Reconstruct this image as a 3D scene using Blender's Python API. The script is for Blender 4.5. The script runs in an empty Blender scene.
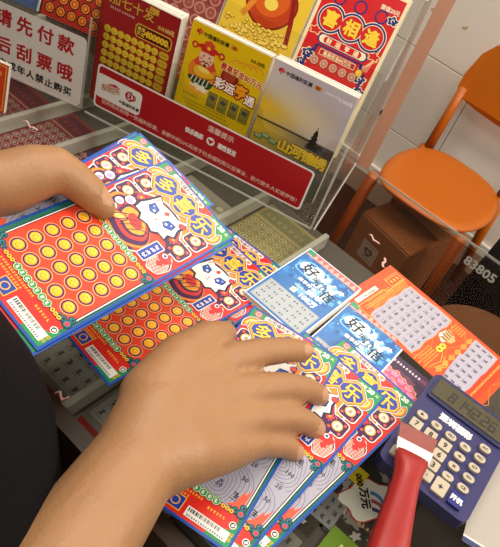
import bpy, bmesh, math, random
from mathutils import Vector, Matrix, Euler

SC = bpy.context.scene
COL = SC.collection

# ------------------------------------------------------------------ camera
F_PX, PITCH, ROLL, YAW = 660.0, math.radians(42.5), math.radians(22), math.radians(26)
EYE = Vector((0, 0, 1.5))
_R0, _U0, _FW = Vector((1, 0, 0)), Vector((0, math.sin(PITCH), math.cos(PITCH))), Vector((0, math.cos(PITCH), -math.sin(PITCH)))
_M = Matrix.Rotation(YAW, 3, 'Z')
CR = _M @ (math.cos(ROLL) * _R0 + math.sin(ROLL) * _U0)
CU = _M @ (-math.sin(ROLL) * _R0 + math.cos(ROLL) * _U0)
CF = _M @ _FW
cam = bpy.data.cameras.new('camera'); cam_o = bpy.data.objects.new('camera', cam); COL.objects.link(cam_o)
cam.sensor_width = 36; cam.sensor_fit = 'AUTO'; cam.lens = F_PX / 547 * 36
cam.clip_start = 0.02; cam.clip_end = 30
cam_o.matrix_world = Matrix(((CR.x, CU.x, -CF.x, EYE.x), (CR.y, CU.y, -CF.y, EYE.y), (CR.z, CU.z, -CF.z, EYE.z), (0, 0, 0, 1)))
SC.camera = cam_o

# ------------------------------------------------------------------ light and exposure
vs = SC.view_settings
SC.display_settings.display_device = 'sRGB'
vs.view_transform = 'Standard'; vs.look = 'None'; vs.gamma = 1; vs.use_curve_mapping = False
vs.exposure = 0.0
w = bpy.data.worlds.new('room_ambience'); SC.world = w; w.use_nodes = True
w.node_tree.nodes['Background'].inputs[0].default_value = (1.0, 0.93, 0.85, 1)
w.node_tree.nodes['Background'].inputs[1].default_value = 0.30
def area(name, loc, target, sx, sy, power, col):
    l = bpy.data.lights.new(name, 'AREA'); l.shape = 'RECTANGLE'; l.size = sx; l.size_y = sy
    l.energy = power; l.color = col
    o = bpy.data.objects.new(name, l); COL.objects.link(o); o.location = loc
    o.rotation_euler = (Vector(target) - Vector(loc)).to_track_quat('-Z', 'Y').to_euler()
    return o
area('ceiling_or_fill_lamp', (-0.45, 0.5, 2.68), (-0.45, 0.8, 0), 1.3, 0.4, 22, (1.0, 0.94, 0.86))
area('ceiling_or_fill_lamp', (-0.58, 1.9, 2.66), (-0.58, 1.9, 0), 0.7, 0.25, 14, (1.0, 0.93, 0.84))
area('ceiling_or_fill_lamp', (1.35, 1.35, 2.62), (0.2, 1.6, 0.6), 0.5, 1.1, 58, (1.0, 0.93, 0.85))  # added fill lamp that brightens the back wall

area('ceiling_or_fill_lamp', (0.35, -0.75, 2.6), (-0.4, 0.7, 1.1), 1.0, 0.4, 17, (1.0, 0.94, 0.87))  # unseen fill light, added to lift the rack fronts

SC.cycles.use_denoising = True
SC.cycles.max_bounces = 10; SC.cycles.transparent_max_bounces = 24
SC.cycles.caustics_reflective = False; SC.cycles.caustics_refractive = False

# ------------------------------------------------------------------ helpers
def sight(px, py, d):
    """the place in the room seen at a picture position, d metres from the eye"""
    return EYE + (CF * F_PX + CR * (px - 250) - CU * (py - 273.5)).normalized() * d
def on(px, py, z):
    v = CF * F_PX + CR * (px - 250) - CU * (py - 273.5)
    return EYE + v * ((z - EYE.z) / v.z)

def lin(h):
    if isinstance(h, str):
        c = [int(h[i:i + 2], 16) / 255 for i in (1, 3, 5)]
    else:
        c = h
    return tuple(x / 12.92 if x <= 0.04045 else ((x + 0.055) / 1.055) ** 2.4 for x in c)

def mat(name, col, rough=0.5, metal=0.0, bump=0.0, bscale=200, vary=0.0, vscale=20, coat=0.0, sss=0.0, spec=0.5):
    m = bpy.data.materials.new(name); m.use_nodes = True
    nt = m.node_tree; b = nt.nodes['Principled BSDF']
    c = lin(col) + (1,)
    b.inputs['Base Color'].default_value = c
    b.inputs['Roughness'].default_value = rough; b.inputs['Metallic'].default_value = metal
    b.inputs['Coat Weight'].default_value = coat; b.inputs['Coat Roughness'].default_value = 0.15
    b.inputs['Specular IOR Level'].default_value = spec
    if sss:
        b.inputs['Subsurface Weight'].default_value = sss
        b.inputs['Subsurface Radius'].default_value = (0.012, 0.004, 0.002)
        b.inputs['Subsurface Scale'].default_value = 0.6
    tc = nt.nodes.new('ShaderNodeTexCoord')
    if vary:
        n = nt.nodes.new('ShaderNodeTexNoise'); n.inputs['Scale'].default_value = vscale; n.inputs['Detail'].default_value = 4
        nt.links.new(tc.outputs['Object'], n.inputs['Vector'])
        mx = nt.nodes.new('ShaderNodeMix'); mx.data_type = 'RGBA'
        mx.inputs['A'].default_value = tuple(x * (1 - vary) for x in c[:3]) + (1,)
        mx.inputs['B'].default_value = tuple(min(1, x * (1 + vary)) for x in c[:3]) + (1,)
        nt.links.new(n.outputs['Fac'], mx.inputs['Factor'])
        nt.links.new(mx.outputs['Result'], b.inputs['Base Color'])
    if bump:
        n = nt.nodes.new('ShaderNodeTexNoise'); n.inputs['Scale'].default_value = bscale; n.inputs['Detail'].default_value = 3
        nt.links.new(tc.outputs['Object'], n.inputs['Vector'])
        bp = nt.nodes.new('ShaderNodeBump'); bp.inputs['Strength'].default_value = bump; bp.inputs['Distance'].default_value = 0.002
        nt.links.new(n.outputs['Fac'], bp.inputs['Height']); nt.links.new(bp.outputs['Normal'], b.inputs['Normal'])
    return m

def clear(name, tint, fres=1.0, rough=0.02, ior=1.45):
    """thin clear sheet: see-through with a Fresnel shine"""
    m = bpy.data.materials.new(name); m.use_nodes = True
    nt = m.node_tree; nt.nodes.remove(nt.nodes['Principled BSDF'])
    out = nt.nodes['Material Output']
    t = nt.nodes.new('ShaderNodeBsdfTransparent'); t.inputs[0].default_value = tuple(tint) + (1,)
    g = nt.nodes.new('ShaderNodeBsdfGlossy'); g.inputs['Roughness'].default_value = rough
    f = nt.nodes.new('ShaderNodeFresnel')
    ge = nt.nodes.new('ShaderNodeNewGeometry')      # the sheet does not bend light, so its far side shines like its near side
    mi = nt.nodes.new('ShaderNodeMapRange'); mi.inputs['To Min'].default_value = ior; mi.inputs['To Max'].default_value = 1 / ior
    nt.links.new(ge.outputs['Backfacing'], mi.inputs['Value']); nt.links.new(mi.outputs['Result'], f.inputs['IOR'])
    mu = nt.nodes.new('ShaderNodeMath'); mu.operation = 'MULTIPLY'; mu.inputs[1].default_value = fres
    nt.links.new(f.outputs[0], mu.inputs[0])
    mix = nt.nodes.new('ShaderNodeMixShader')
    nt.links.new(mu.outputs[0], mix.inputs[0]); nt.links.new(t.outputs[0], mix.inputs[1]); nt.links.new(g.outputs[0], mix.inputs[2])
    nt.links.new(mix.outputs[0], out.inputs[0])
    return m

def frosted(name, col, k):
    """cut edge of clear sheet: partly see-through, its pale colour imitates an edge highlight"""
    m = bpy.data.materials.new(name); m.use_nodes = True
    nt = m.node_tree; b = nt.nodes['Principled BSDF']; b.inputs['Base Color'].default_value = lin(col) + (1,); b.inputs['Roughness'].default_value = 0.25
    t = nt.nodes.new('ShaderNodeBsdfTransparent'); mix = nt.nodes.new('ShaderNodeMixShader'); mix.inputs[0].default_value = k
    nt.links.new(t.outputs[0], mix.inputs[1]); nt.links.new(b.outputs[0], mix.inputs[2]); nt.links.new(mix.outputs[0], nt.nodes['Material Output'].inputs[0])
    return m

def print_mat(name, rough=0.34, coat=0.0):
    """printed stock: the ink colour comes with each printed shape; its alpha says how metallic the foil is"""
    m = bpy.data.materials.new(name); m.use_nodes = True
    nt = m.node_tree; b = nt.nodes['Principled BSDF']
    a = nt.nodes.new('ShaderNodeAttribute'); a.attribute_name = 'ink'
    nt.links.new(a.outputs['Color'], b.inputs['Base Color'])
    inv = nt.nodes.new('ShaderNodeMath'); inv.operation = 'SUBTRACT'; inv.inputs[0].default_value = 1.0
    nt.links.new(a.outputs['Alpha'], inv.inputs[1]); nt.links.new(inv.outputs[0], b.inputs['Metallic'])
    n = nt.nodes.new('ShaderNodeTexNoise'); n.inputs['Scale'].default_value = 40
    tc = nt.nodes.new('ShaderNodeTexCoord'); nt.links.new(tc.outputs['Object'], n.inputs['Vector'])
    mr = nt.nodes.new('ShaderNodeMapRange'); mr.inputs['To Min'].default_value = rough - 0.05; mr.inputs['To Max'].default_value = rough + 0.05
    nt.links.new(n.outputs['Fac'], mr.inputs['Value']); nt.links.new(mr.outputs['Result'], b.inputs['Roughness'])
    b.inputs['Coat Weight'].default_value = coat; b.inputs['Coat Roughness'].default_value = 0.12; b.inputs['Specular IOR Level'].default_value = 0.36
    return m

M = dict(
    glossy_print=print_mat('glossy_ticket_print', 0.33), plate_print=print_mat('plate_print', 0.4),
    card=mat('white_card_edges', '#e6e0d2', 0.7, bump=0.3, bscale=900),
    acrylic=clear('clear_acrylic', (0.95, 0.955, 0.94), 0.5, 0.03, 1.49),
    acrylic_edge=clear('acrylic_edge', (0.86, 0.88, 0.86), 0.5, 0.2, 1.6),
    glass=clear('counter_glass', (0.92, 0.93, 0.91), 0.06, 0.0, 1.45),
    front_glass=clear('front_glass', (0.74, 0.60, 0.52), 0.04, 0.02, 1.45),
    cut_edge=frosted('highlit_acrylic_edge', '#d8d2c6', 0.5),  # bright edge highlight put into the pale colour
    steel=mat('brushed_steel', '#b9b6b0', 0.3, 1.0),
    skin=mat('warm_skin', '#9c724c', 0.5, vary=0.08, vscale=35, bump=0.25, bscale=260, sss=0.12),
    nail=mat('finger_nail', '#b58a6a', 0.36, coat=0.15),
    shirt=mat('black_cotton', '#0d0d0f', 0.85, bump=0.5, bscale=500, spec=0.1),
    trousers=mat('dark_trousers', '#15161c', 0.85, bump=0.4, bscale=400, spec=0.2),
    hair=mat('black_hair', '#0c0a09', 0.5, bump=0.6, bscale=300),
    orange=mat('orange_plastic', '#b75d06', 0.42, bump=0.12, bscale=500, vary=0.06, vscale=8),
    wallm=mat('pale_wall_tile', '#e6dccc', 0.35, vary=0.03, vscale=2),
    grout=mat('dark_grout', '#75695c', 0.8),
    stain=mat('yellowish_stain', '#b3a878', 0.6),
    floorm=mat('brown_floor', '#4a2a20', 0.8, vary=0.12, vscale=6),
    white=mat('white_paint', '#e4ded2', 0.45),
    cardboard=mat('cardboard', '#b27c48', 0.8, vary=0.1, vscale=10, bump=0.2, bscale=150),
    tape=mat('packing_tape', '#a87b4c', 0.3),
    blackp=mat('black_plastic', '#101010', 0.4),
    blackf=mat('black_fabric', '#171110', 0.85, spec=0.1),
    wood=mat('stool_wood', '#7d5f42', 0.5, vary=0.2, vscale=12),
    dark_wood=mat('dark_cabinet', '#3a2519', 0.5, vary=0.15, vscale=9),
    rose=mat('rose_brown_edge', '#a8765c', 0.3, vary=0.12, vscale=14, coat=0.3),
    calc=mat('calculator_blue', '#2a285a', 0.4, bump=0.1, bscale=900),
    calc2=mat('calculator_dark_blue', '#1c1f48', 0.4),
    key=mat('cream_key', '#b8ab94', 0.42),
    bluekey=mat('blue_key', '#1d2470', 0.4),
    lcd=mat('lcd_glass', '#4f4938', 0.18, coat=0.4),
    ink=mat('black_ink', '#191714', 0.5),
    whiteink=mat('white_ink', '#e9e6de', 0.5),
    red_handle=mat('red_plastic', '#961c1a', 0.36, vary=0.05, vscale=10),
    blade=mat('blade_red_reflection', '#94544e', 0.38, 0.35, vary=0.22, vscale=60),  # red mirrored by the metal is painted into the base colour
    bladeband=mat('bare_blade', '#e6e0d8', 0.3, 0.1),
    scrap=mat('pink_paper', '#d9a8a0', 0.6, vary=0.25, vscale=180),
    shelf=mat('dark_shelf', '#4a4038', 0.6),
)

def bev(bm, r, seg=2, sharp=0.5):
    e = [x for x in bm.edges if len(x.link_faces) == 2 and x.calc_face_angle(0) > sharp]
    bmesh.ops.bevel(bm, geom=e, offset=r, segments=seg, affect='EDGES', profile=0.5, clamp_overlap=True)

def obj(name, bm, m, parent=None, mx=None, smooth=False):
    me = bpy.data.meshes.new(name); bm.to_mesh(me); bm.free()
    for k in (m if isinstance(m, (list, tuple)) else [m]):
        me.materials.append(k)
    if smooth:
        for p in me.polygons: p.use_smooth = True
    o = bpy.data.objects.new(name, me); COL.objects.link(o)
    if parent: o.parent = parent
    if mx is not None: o.matrix_local = mx
    return o

def tag(o, label, cat, group=None, kind=None):
    o['label'] = label; o['category'] = cat
    if group: o['group'] = group
    if kind: o['kind'] = kind
    return o

def thing(name, label, cat, mx=None, group=None):
    o = bpy.data.objects.new(name, None); o.empty_display_size = 0.03; COL.objects.link(o)
    if mx is not None: o.matrix_world = mx
    return tag(o, label, cat, group)

def struct(name, bm, m):
    o = obj(name, bm, m); o['kind'] = 'structure'; return o

def frame(o, x, y):
    """matrix with origin o, x axis along x, z normal to x and y"""
    x = Vector(x).normalized(); z = x.cross(Vector(y)).normalized(); y = z.cross(x)
    return Matrix(((x.x, y.x, z.x, o[0]), (x.y, y.y, z.y, o[1]), (x.z, y.z, z.z, o[2]), (0, 0, 0, 1)))

def box(bm, x0, y0, z0, x1, y1, z1, mi=0):
    r = bmesh.ops.create_cube(bm, size=1, matrix=Matrix.Translation(((x0 + x1) / 2, (y0 + y1) / 2, (z0 + z1) / 2)) @ Matrix.Diagonal((x1 - x0, y1 - y0, z1 - z0, 1)))
    for v in r['verts']:
        for f in v.link_faces: f.material_index = mi
    return r['verts']

def prism(bm, pts, z0, z1, fn=None):
    """extrude an outline; fn(x, y, z) may bend it"""
    fn = fn or (lambda x, y, z: (x, y, z))
    a = [bm.verts.new(fn(x, y, z0)) for x, y in pts]; b = [bm.verts.new(fn(x, y, z1)) for x, y in pts]
    n = len(pts)
    bm.faces.new(a[::-1]); bm.faces.new(b)
    for i in range(n): bm.faces.new((a[i], a[(i + 1) % n], b[(i + 1) % n], b[i]))

def rpts(x0, y0, x1, y1, r, n=5):
    out = []
    for cx, cy, a in ((x1 - r, y1 - r, 0), (x0 + r, y1 - r, 90), (x0 + r, y0 + r, 180), (x1 - r, y0 + r, 270)):
        for i in range(n + 1):
            t = math.radians(a + 90 * i / n); out.append((cx + r * math.cos(t), cy + r * math.sin(t)))
    return out

def tube(bm, pts, rad, n=10):
    pts = [Vector(p) for p in pts]; rs = rad if isinstance(rad, (list, tuple)) else [rad] * len(pts)
    rings = []
    for i, p in enumerate(pts):
        d = (pts[min(i + 1, len(pts) - 1)] - pts[max(i - 1, 0)]).normalized()
        a = d.orthogonal().normalized() if i == 0 else (a - d * a.dot(d)).normalized()
        b = d.cross(a)
        rings.append([bm.verts.new(p + (a * math.cos(2 * math.pi * k / n) + b * math.sin(2 * math.pi * k / n)) * rs[i]) for k in range(n)])
    for r, s in zip(rings, rings[1:]):
        for k in range(n): bm.faces.new((r[k], r[(k + 1) % n], s[(k + 1) % n], s[k]))
    bm.faces.new(rings[0][::-1]); bm.faces.new(rings[-1])

def ball(bm, c, r, seg=16):
    sx, sy, sz = r if isinstance(r, (tuple, list)) else (r, r, r)
    return bmesh.ops.create_uvsphere(bm, u_segments=seg, v_segments=seg // 2 + 2, radius=1, matrix=Matrix.Translation(c) @ Matrix.Diagonal((sx, sy, sz, 1)))

def chain(bm, joints):
    """round-ended tapering limb through (point, radius) joints"""
    for (a, ra), (b, rb) in zip(joints, joints[1:]):
        t = bmesh.new()
        for c, r in ((a, ra), (b, rb)):
            bmesh.ops.create_icosphere(t, subdivisions=3, radius=r, matrix=Matrix.Translation(c))
        h = bmesh.ops.convex_hull(t, input=t.verts)
        bmesh.ops.delete(t, geom=[g for g in h['geom_interior'] + h['geom_unused'] if isinstance(g, bmesh.types.BMVert)], context='VERTS')
        me = bpy.data.meshes.new('tmp'); t.to_mesh(me); t.free(); bm.from_mesh(me); bpy.data.meshes.remove(me)

def remeshed(bm, voxel, smooth=5, factor=0.5):
    """one continuous skin over all the limbs in bm"""
    me = bpy.data.meshes.new('tmp'); bm.to_mesh(me); bm.free()
    o = bpy.data.objects.new('tmp', me); COL.objects.link(o)
    r = o.modifiers.new('r', 'REMESH'); r.mode = 'VOXEL'; r.voxel_size = voxel; r.use_smooth_shade = True
    s = o.modifiers.new('s', 'SMOOTH'); s.factor = factor; s.iterations = smooth
    dg = bpy.context.evaluated_depsgraph_get()
    out = bpy.data.meshes.new_from_object(o.evaluated_get(dg))
    bpy.data.objects.remove(o)
    b2 = bmesh.new(); b2.from_mesh(out); bpy.data.meshes.remove(out)
    return b2

# ------------------------------------------------------------------ printed art
_TXT = {}
def glyphs(s, off, res=2):
    k = (s, off, res)
    if k not in _TXT:
        c = bpy.data.curves.new('lettering', 'FONT'); c.body = s; c.size = 1; c.resolution_u = res; c.offset = off
        c.align_x = 'CENTER'; c.align_y = 'CENTER'
        o = bpy.data.objects.new('lettering', c); COL.objects.link(o)
        dg = bpy.context.evaluated_depsgraph_get()
        me = bpy.data.meshes.new_from_object(o.evaluated_get(dg))
        vs_ = [(v.co.x, v.co.y) for v in me.vertices]; fs = [tuple(p.vertices) for p in me.polygons]
        bpy.data.objects.remove(o); bpy.data.curves.remove(c); bpy.data.meshes.remove(me)
        if vs_:
            mx = (min(v[0] for v in vs_) + max(v[0] for v in vs_)) / 2; my = (min(v[1] for v in vs_) + max(v[1] for v in vs_)) / 2
            vs_ = [(x - mx, y - my) for x, y in vs_]
        _TXT[k] = (vs_, fs)
    return _TXT[k]

LH = 0.06      # mm between ink layers
class Art:
    """flat printed matter drawn in millimetres, built as ONE mesh whose faces carry their ink"""
    def __init__(s): s.V, s.F, s.C, s.n = [], [], [], 0
    def face(s, pts, c, z, a=1.0):
        i = len(s.V); s.V += [(x, y, z) for x, y in pts]; s.F.append(tuple(range(i, i + len(pts)))); s.C.append(lin(c) + (a,))
    def poly(s, pts, c, l, a=1.0):
        s.n = (s.n + 1) % 27; s.face(pts, c, l * LH + s.n * .001, a)
    def rect(s, x0, y0, x1, y1, c, l, a=1.0): s.poly([(x0, y0), (x1, y0), (x1, y1), (x0, y1)], c, l, a)
    def rrect(s, x0, y0, x1, y1, r, c, l): s.poly(rpts(x0, y0, x1, y1, r, 4), c, l)
    def disc(s, x, y, r, c, l, n=18, ry=None, a=1.0): s.poly([(x + r * math.cos(2 * math.pi * i / n), y + (ry or r) * math.sin(2 * math.pi * i / n)) for i in range(n)], c, l, a)
    def arc(s, x, y, r0, r1, a0, a1, c, l, n=16):
        for i in range(n):
            t, u = math.radians(a0 + (a1 - a0) * i / n), math.radians(a0 + (a1 - a0) * (i + 1) / n)
            s.poly([(x + r0 * math.cos(t), y + r0 * math.sin(t)), (x + r1 * math.cos(t), y + r1 * math.sin(t)), (x + r1 * math.cos(u), y + r1 * math.sin(u)), (x + r0 * math.cos(u), y + r0 * math.sin(u))], c, l)
    def line(s, pts, w, c, l, closed=False):
        P = [Vector(p) for p in pts]; n = len(P); q = []
        for i in range(n):
            a = P[i - 1] if (i or closed) else P[i]; b = P[(i + 1) % n] if (i < n - 1 or closed) else P[i]
            d = (b - a); d = d.normalized() if d.length else Vector((1, 0)); nn = Vector((-d.y, d.x)) * w / 2
            q.append((P[i] + nn, P[i] - nn))
        for i in range(n if closed else n - 1):
            a, b = q[i], q[(i + 1) % n]; s.poly([a[0], a[1], b[1], b[0]], c, l)
    def frame(s, x0, y0, x1, y1, w, c, l):
        s.rect(x0, y0, x1, y0 + w, c, l); s.rect(x0, y1 - w, x1, y1, c, l); s.rect(x0, y0 + w, x0 + w, y1 - w, c, l); s.rect(x1 - w, y0 + w, x1, y1 - w, c, l)
    def text(s, t, x, y, size, c, l, off=0.0, rot=0, sx=1.0, res=2, a=1.0):
        vs_, fs = glyphs(t, 0.0, res); cr, sr = math.cos(math.radians(rot)), math.sin(math.radians(rot))
        nb = 0 if off < .012 else (4 if off * size < .35 else 8 if off < .07 else 12)
        for b in range(nb + 1):                      # bold = the strokes repeated around themselves
            du, dv = (0, 0) if b == nb else (off * math.cos(2 * math.pi * b / nb + .4), off * math.sin(2 * math.pi * b / nb + .4))
            i = len(s.V)
            for u, v in vs_:
                u, v = (u + du) * size * sx, (v + dv) * size
                s.V.append((x + u * cr - v * sr, y + u * sr + v * cr, l * LH + b * .0025))
            for f in fs: s.F.append(tuple(i + k for k in f)); s.C.append(lin(c) + (a,))
    def lumps(s, x, y, n, size, c, l, rot=0, seed=1, gap=1.15):
        """a row of tiny characters too small to read"""
        rnd = random.Random(seed); cr, sr = math.cos(math.radians(rot)), math.sin(math.radians(rot))
        for k in range(n):
            for j in range(3):
                u0, v0 = k * size * gap + rnd.uniform(0, .2) * size, (j * .34) * size
                u1, v1 = u0 + rnd.uniform(.45, .8) * size, v0 + .2 * size
                s.poly([(x + u * cr - v * sr, y + u * sr + v * cr) for u, v in ((u0, v0), (u1, v0), (u1, v1), (u0, v1))], c, l)
            u0 = k * size * gap + rnd.uniform(.2, .5) * size
            s.poly([(x + u * cr - v * sr, y + u * sr + v * cr) for u, v in ((u0, 0), (u0 + .2 * size, 0), (u0 + .2 * size, .9 * size), (u0, .9 * size))], c, l)
    def slab(s, w, h, t, top, side='#e9e3d6', back='#d8d2c8'):
        """the card itself, thickness t mm, its face at z = 0"""
        x0, y0, x1, y1 = 0, 0, w, h
        i = len(s.V); s.V += [(x0, y0, 0), (x1, y0, 0), (x1, y1, 0), (x0, y1, 0), (x0, y0, -t), (x1, y0, -t), (x1, y1, -t), (x0, y1, -t)]
        for f, c in (((0, 1, 2, 3), top), ((7, 6, 5, 4), back), ((0, 4, 5, 1), side), ((1, 5, 6, 2), side), ((2, 6, 7, 3), side), ((3, 7, 4, 0), side)):
            s.F.append(tuple(i + k for k in f)); s.C.append(lin(c) + (1.0,))
    def mesh(s, name, m):
        me = bpy.data.meshes.new(name); k = 0.001
        me.from_pydata([(x * k, y * k, z * k) for x, y, z in s.V], [], s.F)
        at = me.attributes.new('ink', 'FLOAT_COLOR', 'FACE')
        at.data.foreach_set('color', [v for c in s.C for v in c])
        me.materials.append(m); return me

def place(name, me, mx, parent=None):
    o = bpy.data.objects.new(name, me); COL.objects.link(o)
    if parent: o.parent = parent; o.matrix_local = mx
    else: o.matrix_world = mx
    return o

# ------------------------------------------------------------------ the red 20-yuan ticket, 104 x 230 mm
RED, BLUE, GREEN, GOLD, NAVY, PURP, TEAL, CREAM, WHITE = '#d62a1e', '#164a9e', '#1f8a4c', '#f5ab2a', '#141c4c', '#42164c', '#0e4a55', '#f0e2c8', '#ebe6dc'

def blob(cx, cy, rx, ry, wob, k, n=28, rot=0, ph=0):
    out = []
    for i in range(n):
        t = 2 * math.pi * i / n; r = 1 + wob * math.sin(k * t + ph)
        x, y = rx * r * math.cos(t), ry * r * math.sin(t); c, s_ = math.cos(rot), math.sin(rot)
        out.append((cx + x * c - y * s_, cy + x * s_ + y * c))
    return out

def red_ticket(scratched):
    a = Art(); W, L = 104, 230
    a.slab(W, L, 0.5, BLUE, BLUE)
    a.rrect(2.4, 2.4, W - 2.4, L - 2.4, 1.5, RED, 1)
    # green scalloped corners
    for sx, sy, m in ((0, 1, 1), (1, 1, 1.35), (1, 0, 1), (0, 0, 1)):
        pts = [(0, 0), (22, 0), (20, 3.5), (16, 4), (14.5, 8), (10, 8.5), (8.5, 13), (5, 14), (3.5, 19), (0, 21)]
        q = [((W - 2.4 - x * m) if sx else (2.4 + x * m), (L - 2.4 - y * m) if sy else (2.4 + y * m)) for x, y in pts]
        if sx != sy: q = q[::-1]
        a.poly(q, GREEN, 2)
    # header strip with the issuer's line
    a.disc(10, 223.5, 4.2, '#c92f3a', 3); a.disc(10, 223.5, 3.2, '#f3b9b0', 4); a.text('中', 10, 223.5, 5.4, '#c92f3a', 5, .03, res=1)
    a.rrect(17.5, 220.5, 62, 227, 3, WHITE, 3)
    a.text('中国福利彩票', 37, 223.8, 5.6, '#3a2c2c', 4, .02, res=1); a.disc(58, 223.8, 2.2, '#d98236', 4)
    a.text('面值', 80.5, 223.4, 4.2, CREAM, 4, .02, res=1); a.text('20', 89.5, 223.3, 7.6, WHITE, 4, .05); a.text('元', 97, 223, 3.8, CREAM, 4, .02, res=1)
    # swirl of outlined bands behind the figure
    for r0, r1, c, l in ((40, 43, PURP, 2), (43, 44.4, WHITE, 2), (33, 40, '#f08a28', 3), (31.5, 33, WHITE, 3)):
        a.arc(50, 160, r0, r1, 25, 200, c, l, 30)
    a.poly(blob(50, 148, 37, 28, .07, 9), WHITE, 4); a.poly(blob(50, 148, 35.6, 26.6, .07, 9), PURP, 5)
    a.poly(blob(48, 146, 33.5, 24.5, .06, 7), '#d8412c', 6)
    # striped festive costume: bands of orange, plum and white
    for k, (c, r) in enumerate((('#ee8a26', 31), (PURP, 28.4), (WHITE, 24.6), ('#d8362c', 22.8), (PURP, 18.4), ('#f2a02c', 15.6), ('#d8362c', 9))):
        a.poly(blob(40 + k * .8, 142 + k * 1.0, r, r * .66, .03, 5, rot=-.3), c, 7 + (k * .34))
    a.poly(blob(33, 138, 9, 5.4, 0, 1, rot=.6), PURP, 10); a.poly(blob(33, 138, 7.8, 4.4, 0, 1, rot=.6), '#f08a28', 10.5); a.poly(blob(33.5, 138, 5, 2.4, .1, 4, rot=.6), '#f6d06a', 11)
    for k in range(4):
        a.line([(27 + k * 7, 129 + k * 2), (31 + k * 8, 141 + k * 2), (38 + k * 8, 150)], 1.1, PURP, 11)
    for x, y, r in ((24, 160, 5), (20, 150, 4.2), (22, 140, 4.4), (26, 131, 4.6)):
        a.disc(x, y, r + 1, PURP, 8); a.disc(x, y, r, WHITE, 9); a.disc(x + .6, y - .6, r * .62, '#a8a3c8', 9.5, 12)
    # rosettes
    for x, y in ((77, 168), (26, 172)):
        a.poly(blob(x, y, 5.6, 5.6, .14, 6), PURP, 9.6); a.poly(blob(x, y, 4.4, 4.4, .14, 6), '#d83a3a', 10); a.disc(x, y, 1.6, GOLD, 10.5, 10)
    # white cat's head, slanting blue eyes
    head = [(32, 160), (30, 168), (32, 176), (34, 190), (42, 186.5), (52, 188), (62, 187.5), (70, 193), (71, 178), (75, 170), (70, 166), (72, 160), (64, 160), (60, 155), (52, 157), (44, 154.5), (40, 160)]
    cx, cy = 52, 172
    a.poly([(cx + (x - cx) * 1.13, cy + (y - cy) * 1.13) for x, y in head], '#20183c', 12); a.poly(head, WHITE, 12.6)
    for m in (1, -1):
        e = [(cx + m * x, y) for x, y in ((5.5, 172), (7, 178), (14.5, 179.5), (15.5, 173), (10, 169.5))]
        if m < 0: e = e[::-1]
        e = [(cx + m * 10.4 + (x - cx - m * 10.4) * 1.2, 174.6 + (y - 174.6) * 1.2) for x, y in e]; a.poly(e, NAVY, 13.2); a.poly([(cx + m * 10.4 + (x - cx - m * 10.4) * .82, 174.6 + (y - 174.6) * .82) for x, y in e], '#2450a8', 13.7)
        a.disc(cx + m * 8.6, 173.2, 1.5, WHITE, 14.2, 10); a.disc(cx + m * 12.5, 176.6, .8, WHITE, 14.2, 8)
        ear = [(cx + m * 13, 186.5), (cx + m * 17, 189), (cx + m * 17.6, 181)]
        a.poly(ear if m < 0 else ear[::-1], '#e8a49a', 13.2)
    a.disc(52, 168, 1.1, '#c8463c', 13.2, 8); a.line([(49, 165), (50.5, 164), (52, 165.4), (53.5, 164), (55, 165)], .7, '#3a2c2c', 13.2)
    a.poly([(49, 182), (52, 186), (55, 182), (52, 179)], '#d83a3a', 13.2); a.disc(70, 186, 3.6, PURP, 13.2); a.disc(70, 186, 2.8, '#d83a3a', 13.7)
    # blue banner
    a.rrect(70.4, 126, 82, 153, 1.6, WHITE, 12); a.rrect(71.3, 127, 81, 152, 1.2, '#2b3f9c', 12.6)
    a.lumps(78.6, 129, 4, 4.8, WHITE, 13.2, 90, seed=2)
    # little red dragon-fish with pink scales
    a.poly(blob(90, 138, 10.5, 13.5, .05, 6), WHITE, 11); a.poly(blob(90, 138, 9.6, 12.6, .05, 6), PURP, 11.6); a.poly(blob(90.3, 137, 8.6, 11.4, .05, 6), '#f0b09c', 12.2)
    for k in range(5):
        a.line([(83, 131 + k * 3), (97.5, 127 + k * 3)], .5, '#a04a58', 12.8); a.line([(84 + k * 3, 127), (85.5 + k * 3, 142)], .5, '#a04a58', 12.9)
    a.poly(blob(89, 146, 7, 6, .08, 5), '#d8302c', 13.4); a.disc(87, 148, 2.6, WHITE, 14); a.disc(87.2, 148, 1.5, '#2a3a9c', 14.4); a.poly([(86, 138), (90, 134), (94, 138), (90, 142)], '#d8302c', 13.5)
    # golden crescents flanking the title
    for x, y, a0 in ((13, 206, 60), (88, 208, -95)):
        a.arc(x, y, 3.6, 12.4, a0, a0 + 150, WHITE, 2.6, 14); a.arc(x, y, 4.4, 11.6, a0 + 4, a0 + 146, PURP, 3.2, 14); a.arc(x, y, 5.2, 10.8, a0 + 8, a0 + 142, '#f08a28', 3.8, 14); a.arc(x, y, 7, 9, a0 + 16, a0 + 130, '#f8c860', 4.4, 14)
    # plum squares with a gold coin
    for x, y in ((14.5, 188), (14, 165.5), (88, 187.5), (88, 164.5)):
        a.rrect(x - 10.4, y - 10.4, x + 10.4, y + 10.4, 4.4, WHITE, 4); a.rrect(x - 9.4, y - 9.4, x + 9.4, y + 9.4, 4, PURP, 5)
        for m in range(4):
            t = math.radians(45 + 90 * m); a.disc(x + 8.4 * math.cos(t), y + 8.4 * math.sin(t), 1.7, '#d8503c', 6, 10)
        a.disc(x, y, 5.6, '#f0b040', 7.6); a.disc(x, y, 4.2, WHITE, 8.2); a.text('吉' if y > 175 else '土', x, y, 5, '#9a6a1e', 8.8, .04, res=1)
    a.text('×', 88, 176, 5, WHITE, 6, .06, res=1); a.text('×', 14.2, 176.8, 5, WHITE, 6, .06, res=1)
    # title: three interlocking blue lozenges
    dia = ((25, 205.5), (51.3, 206.5), (77, 206))
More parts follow.
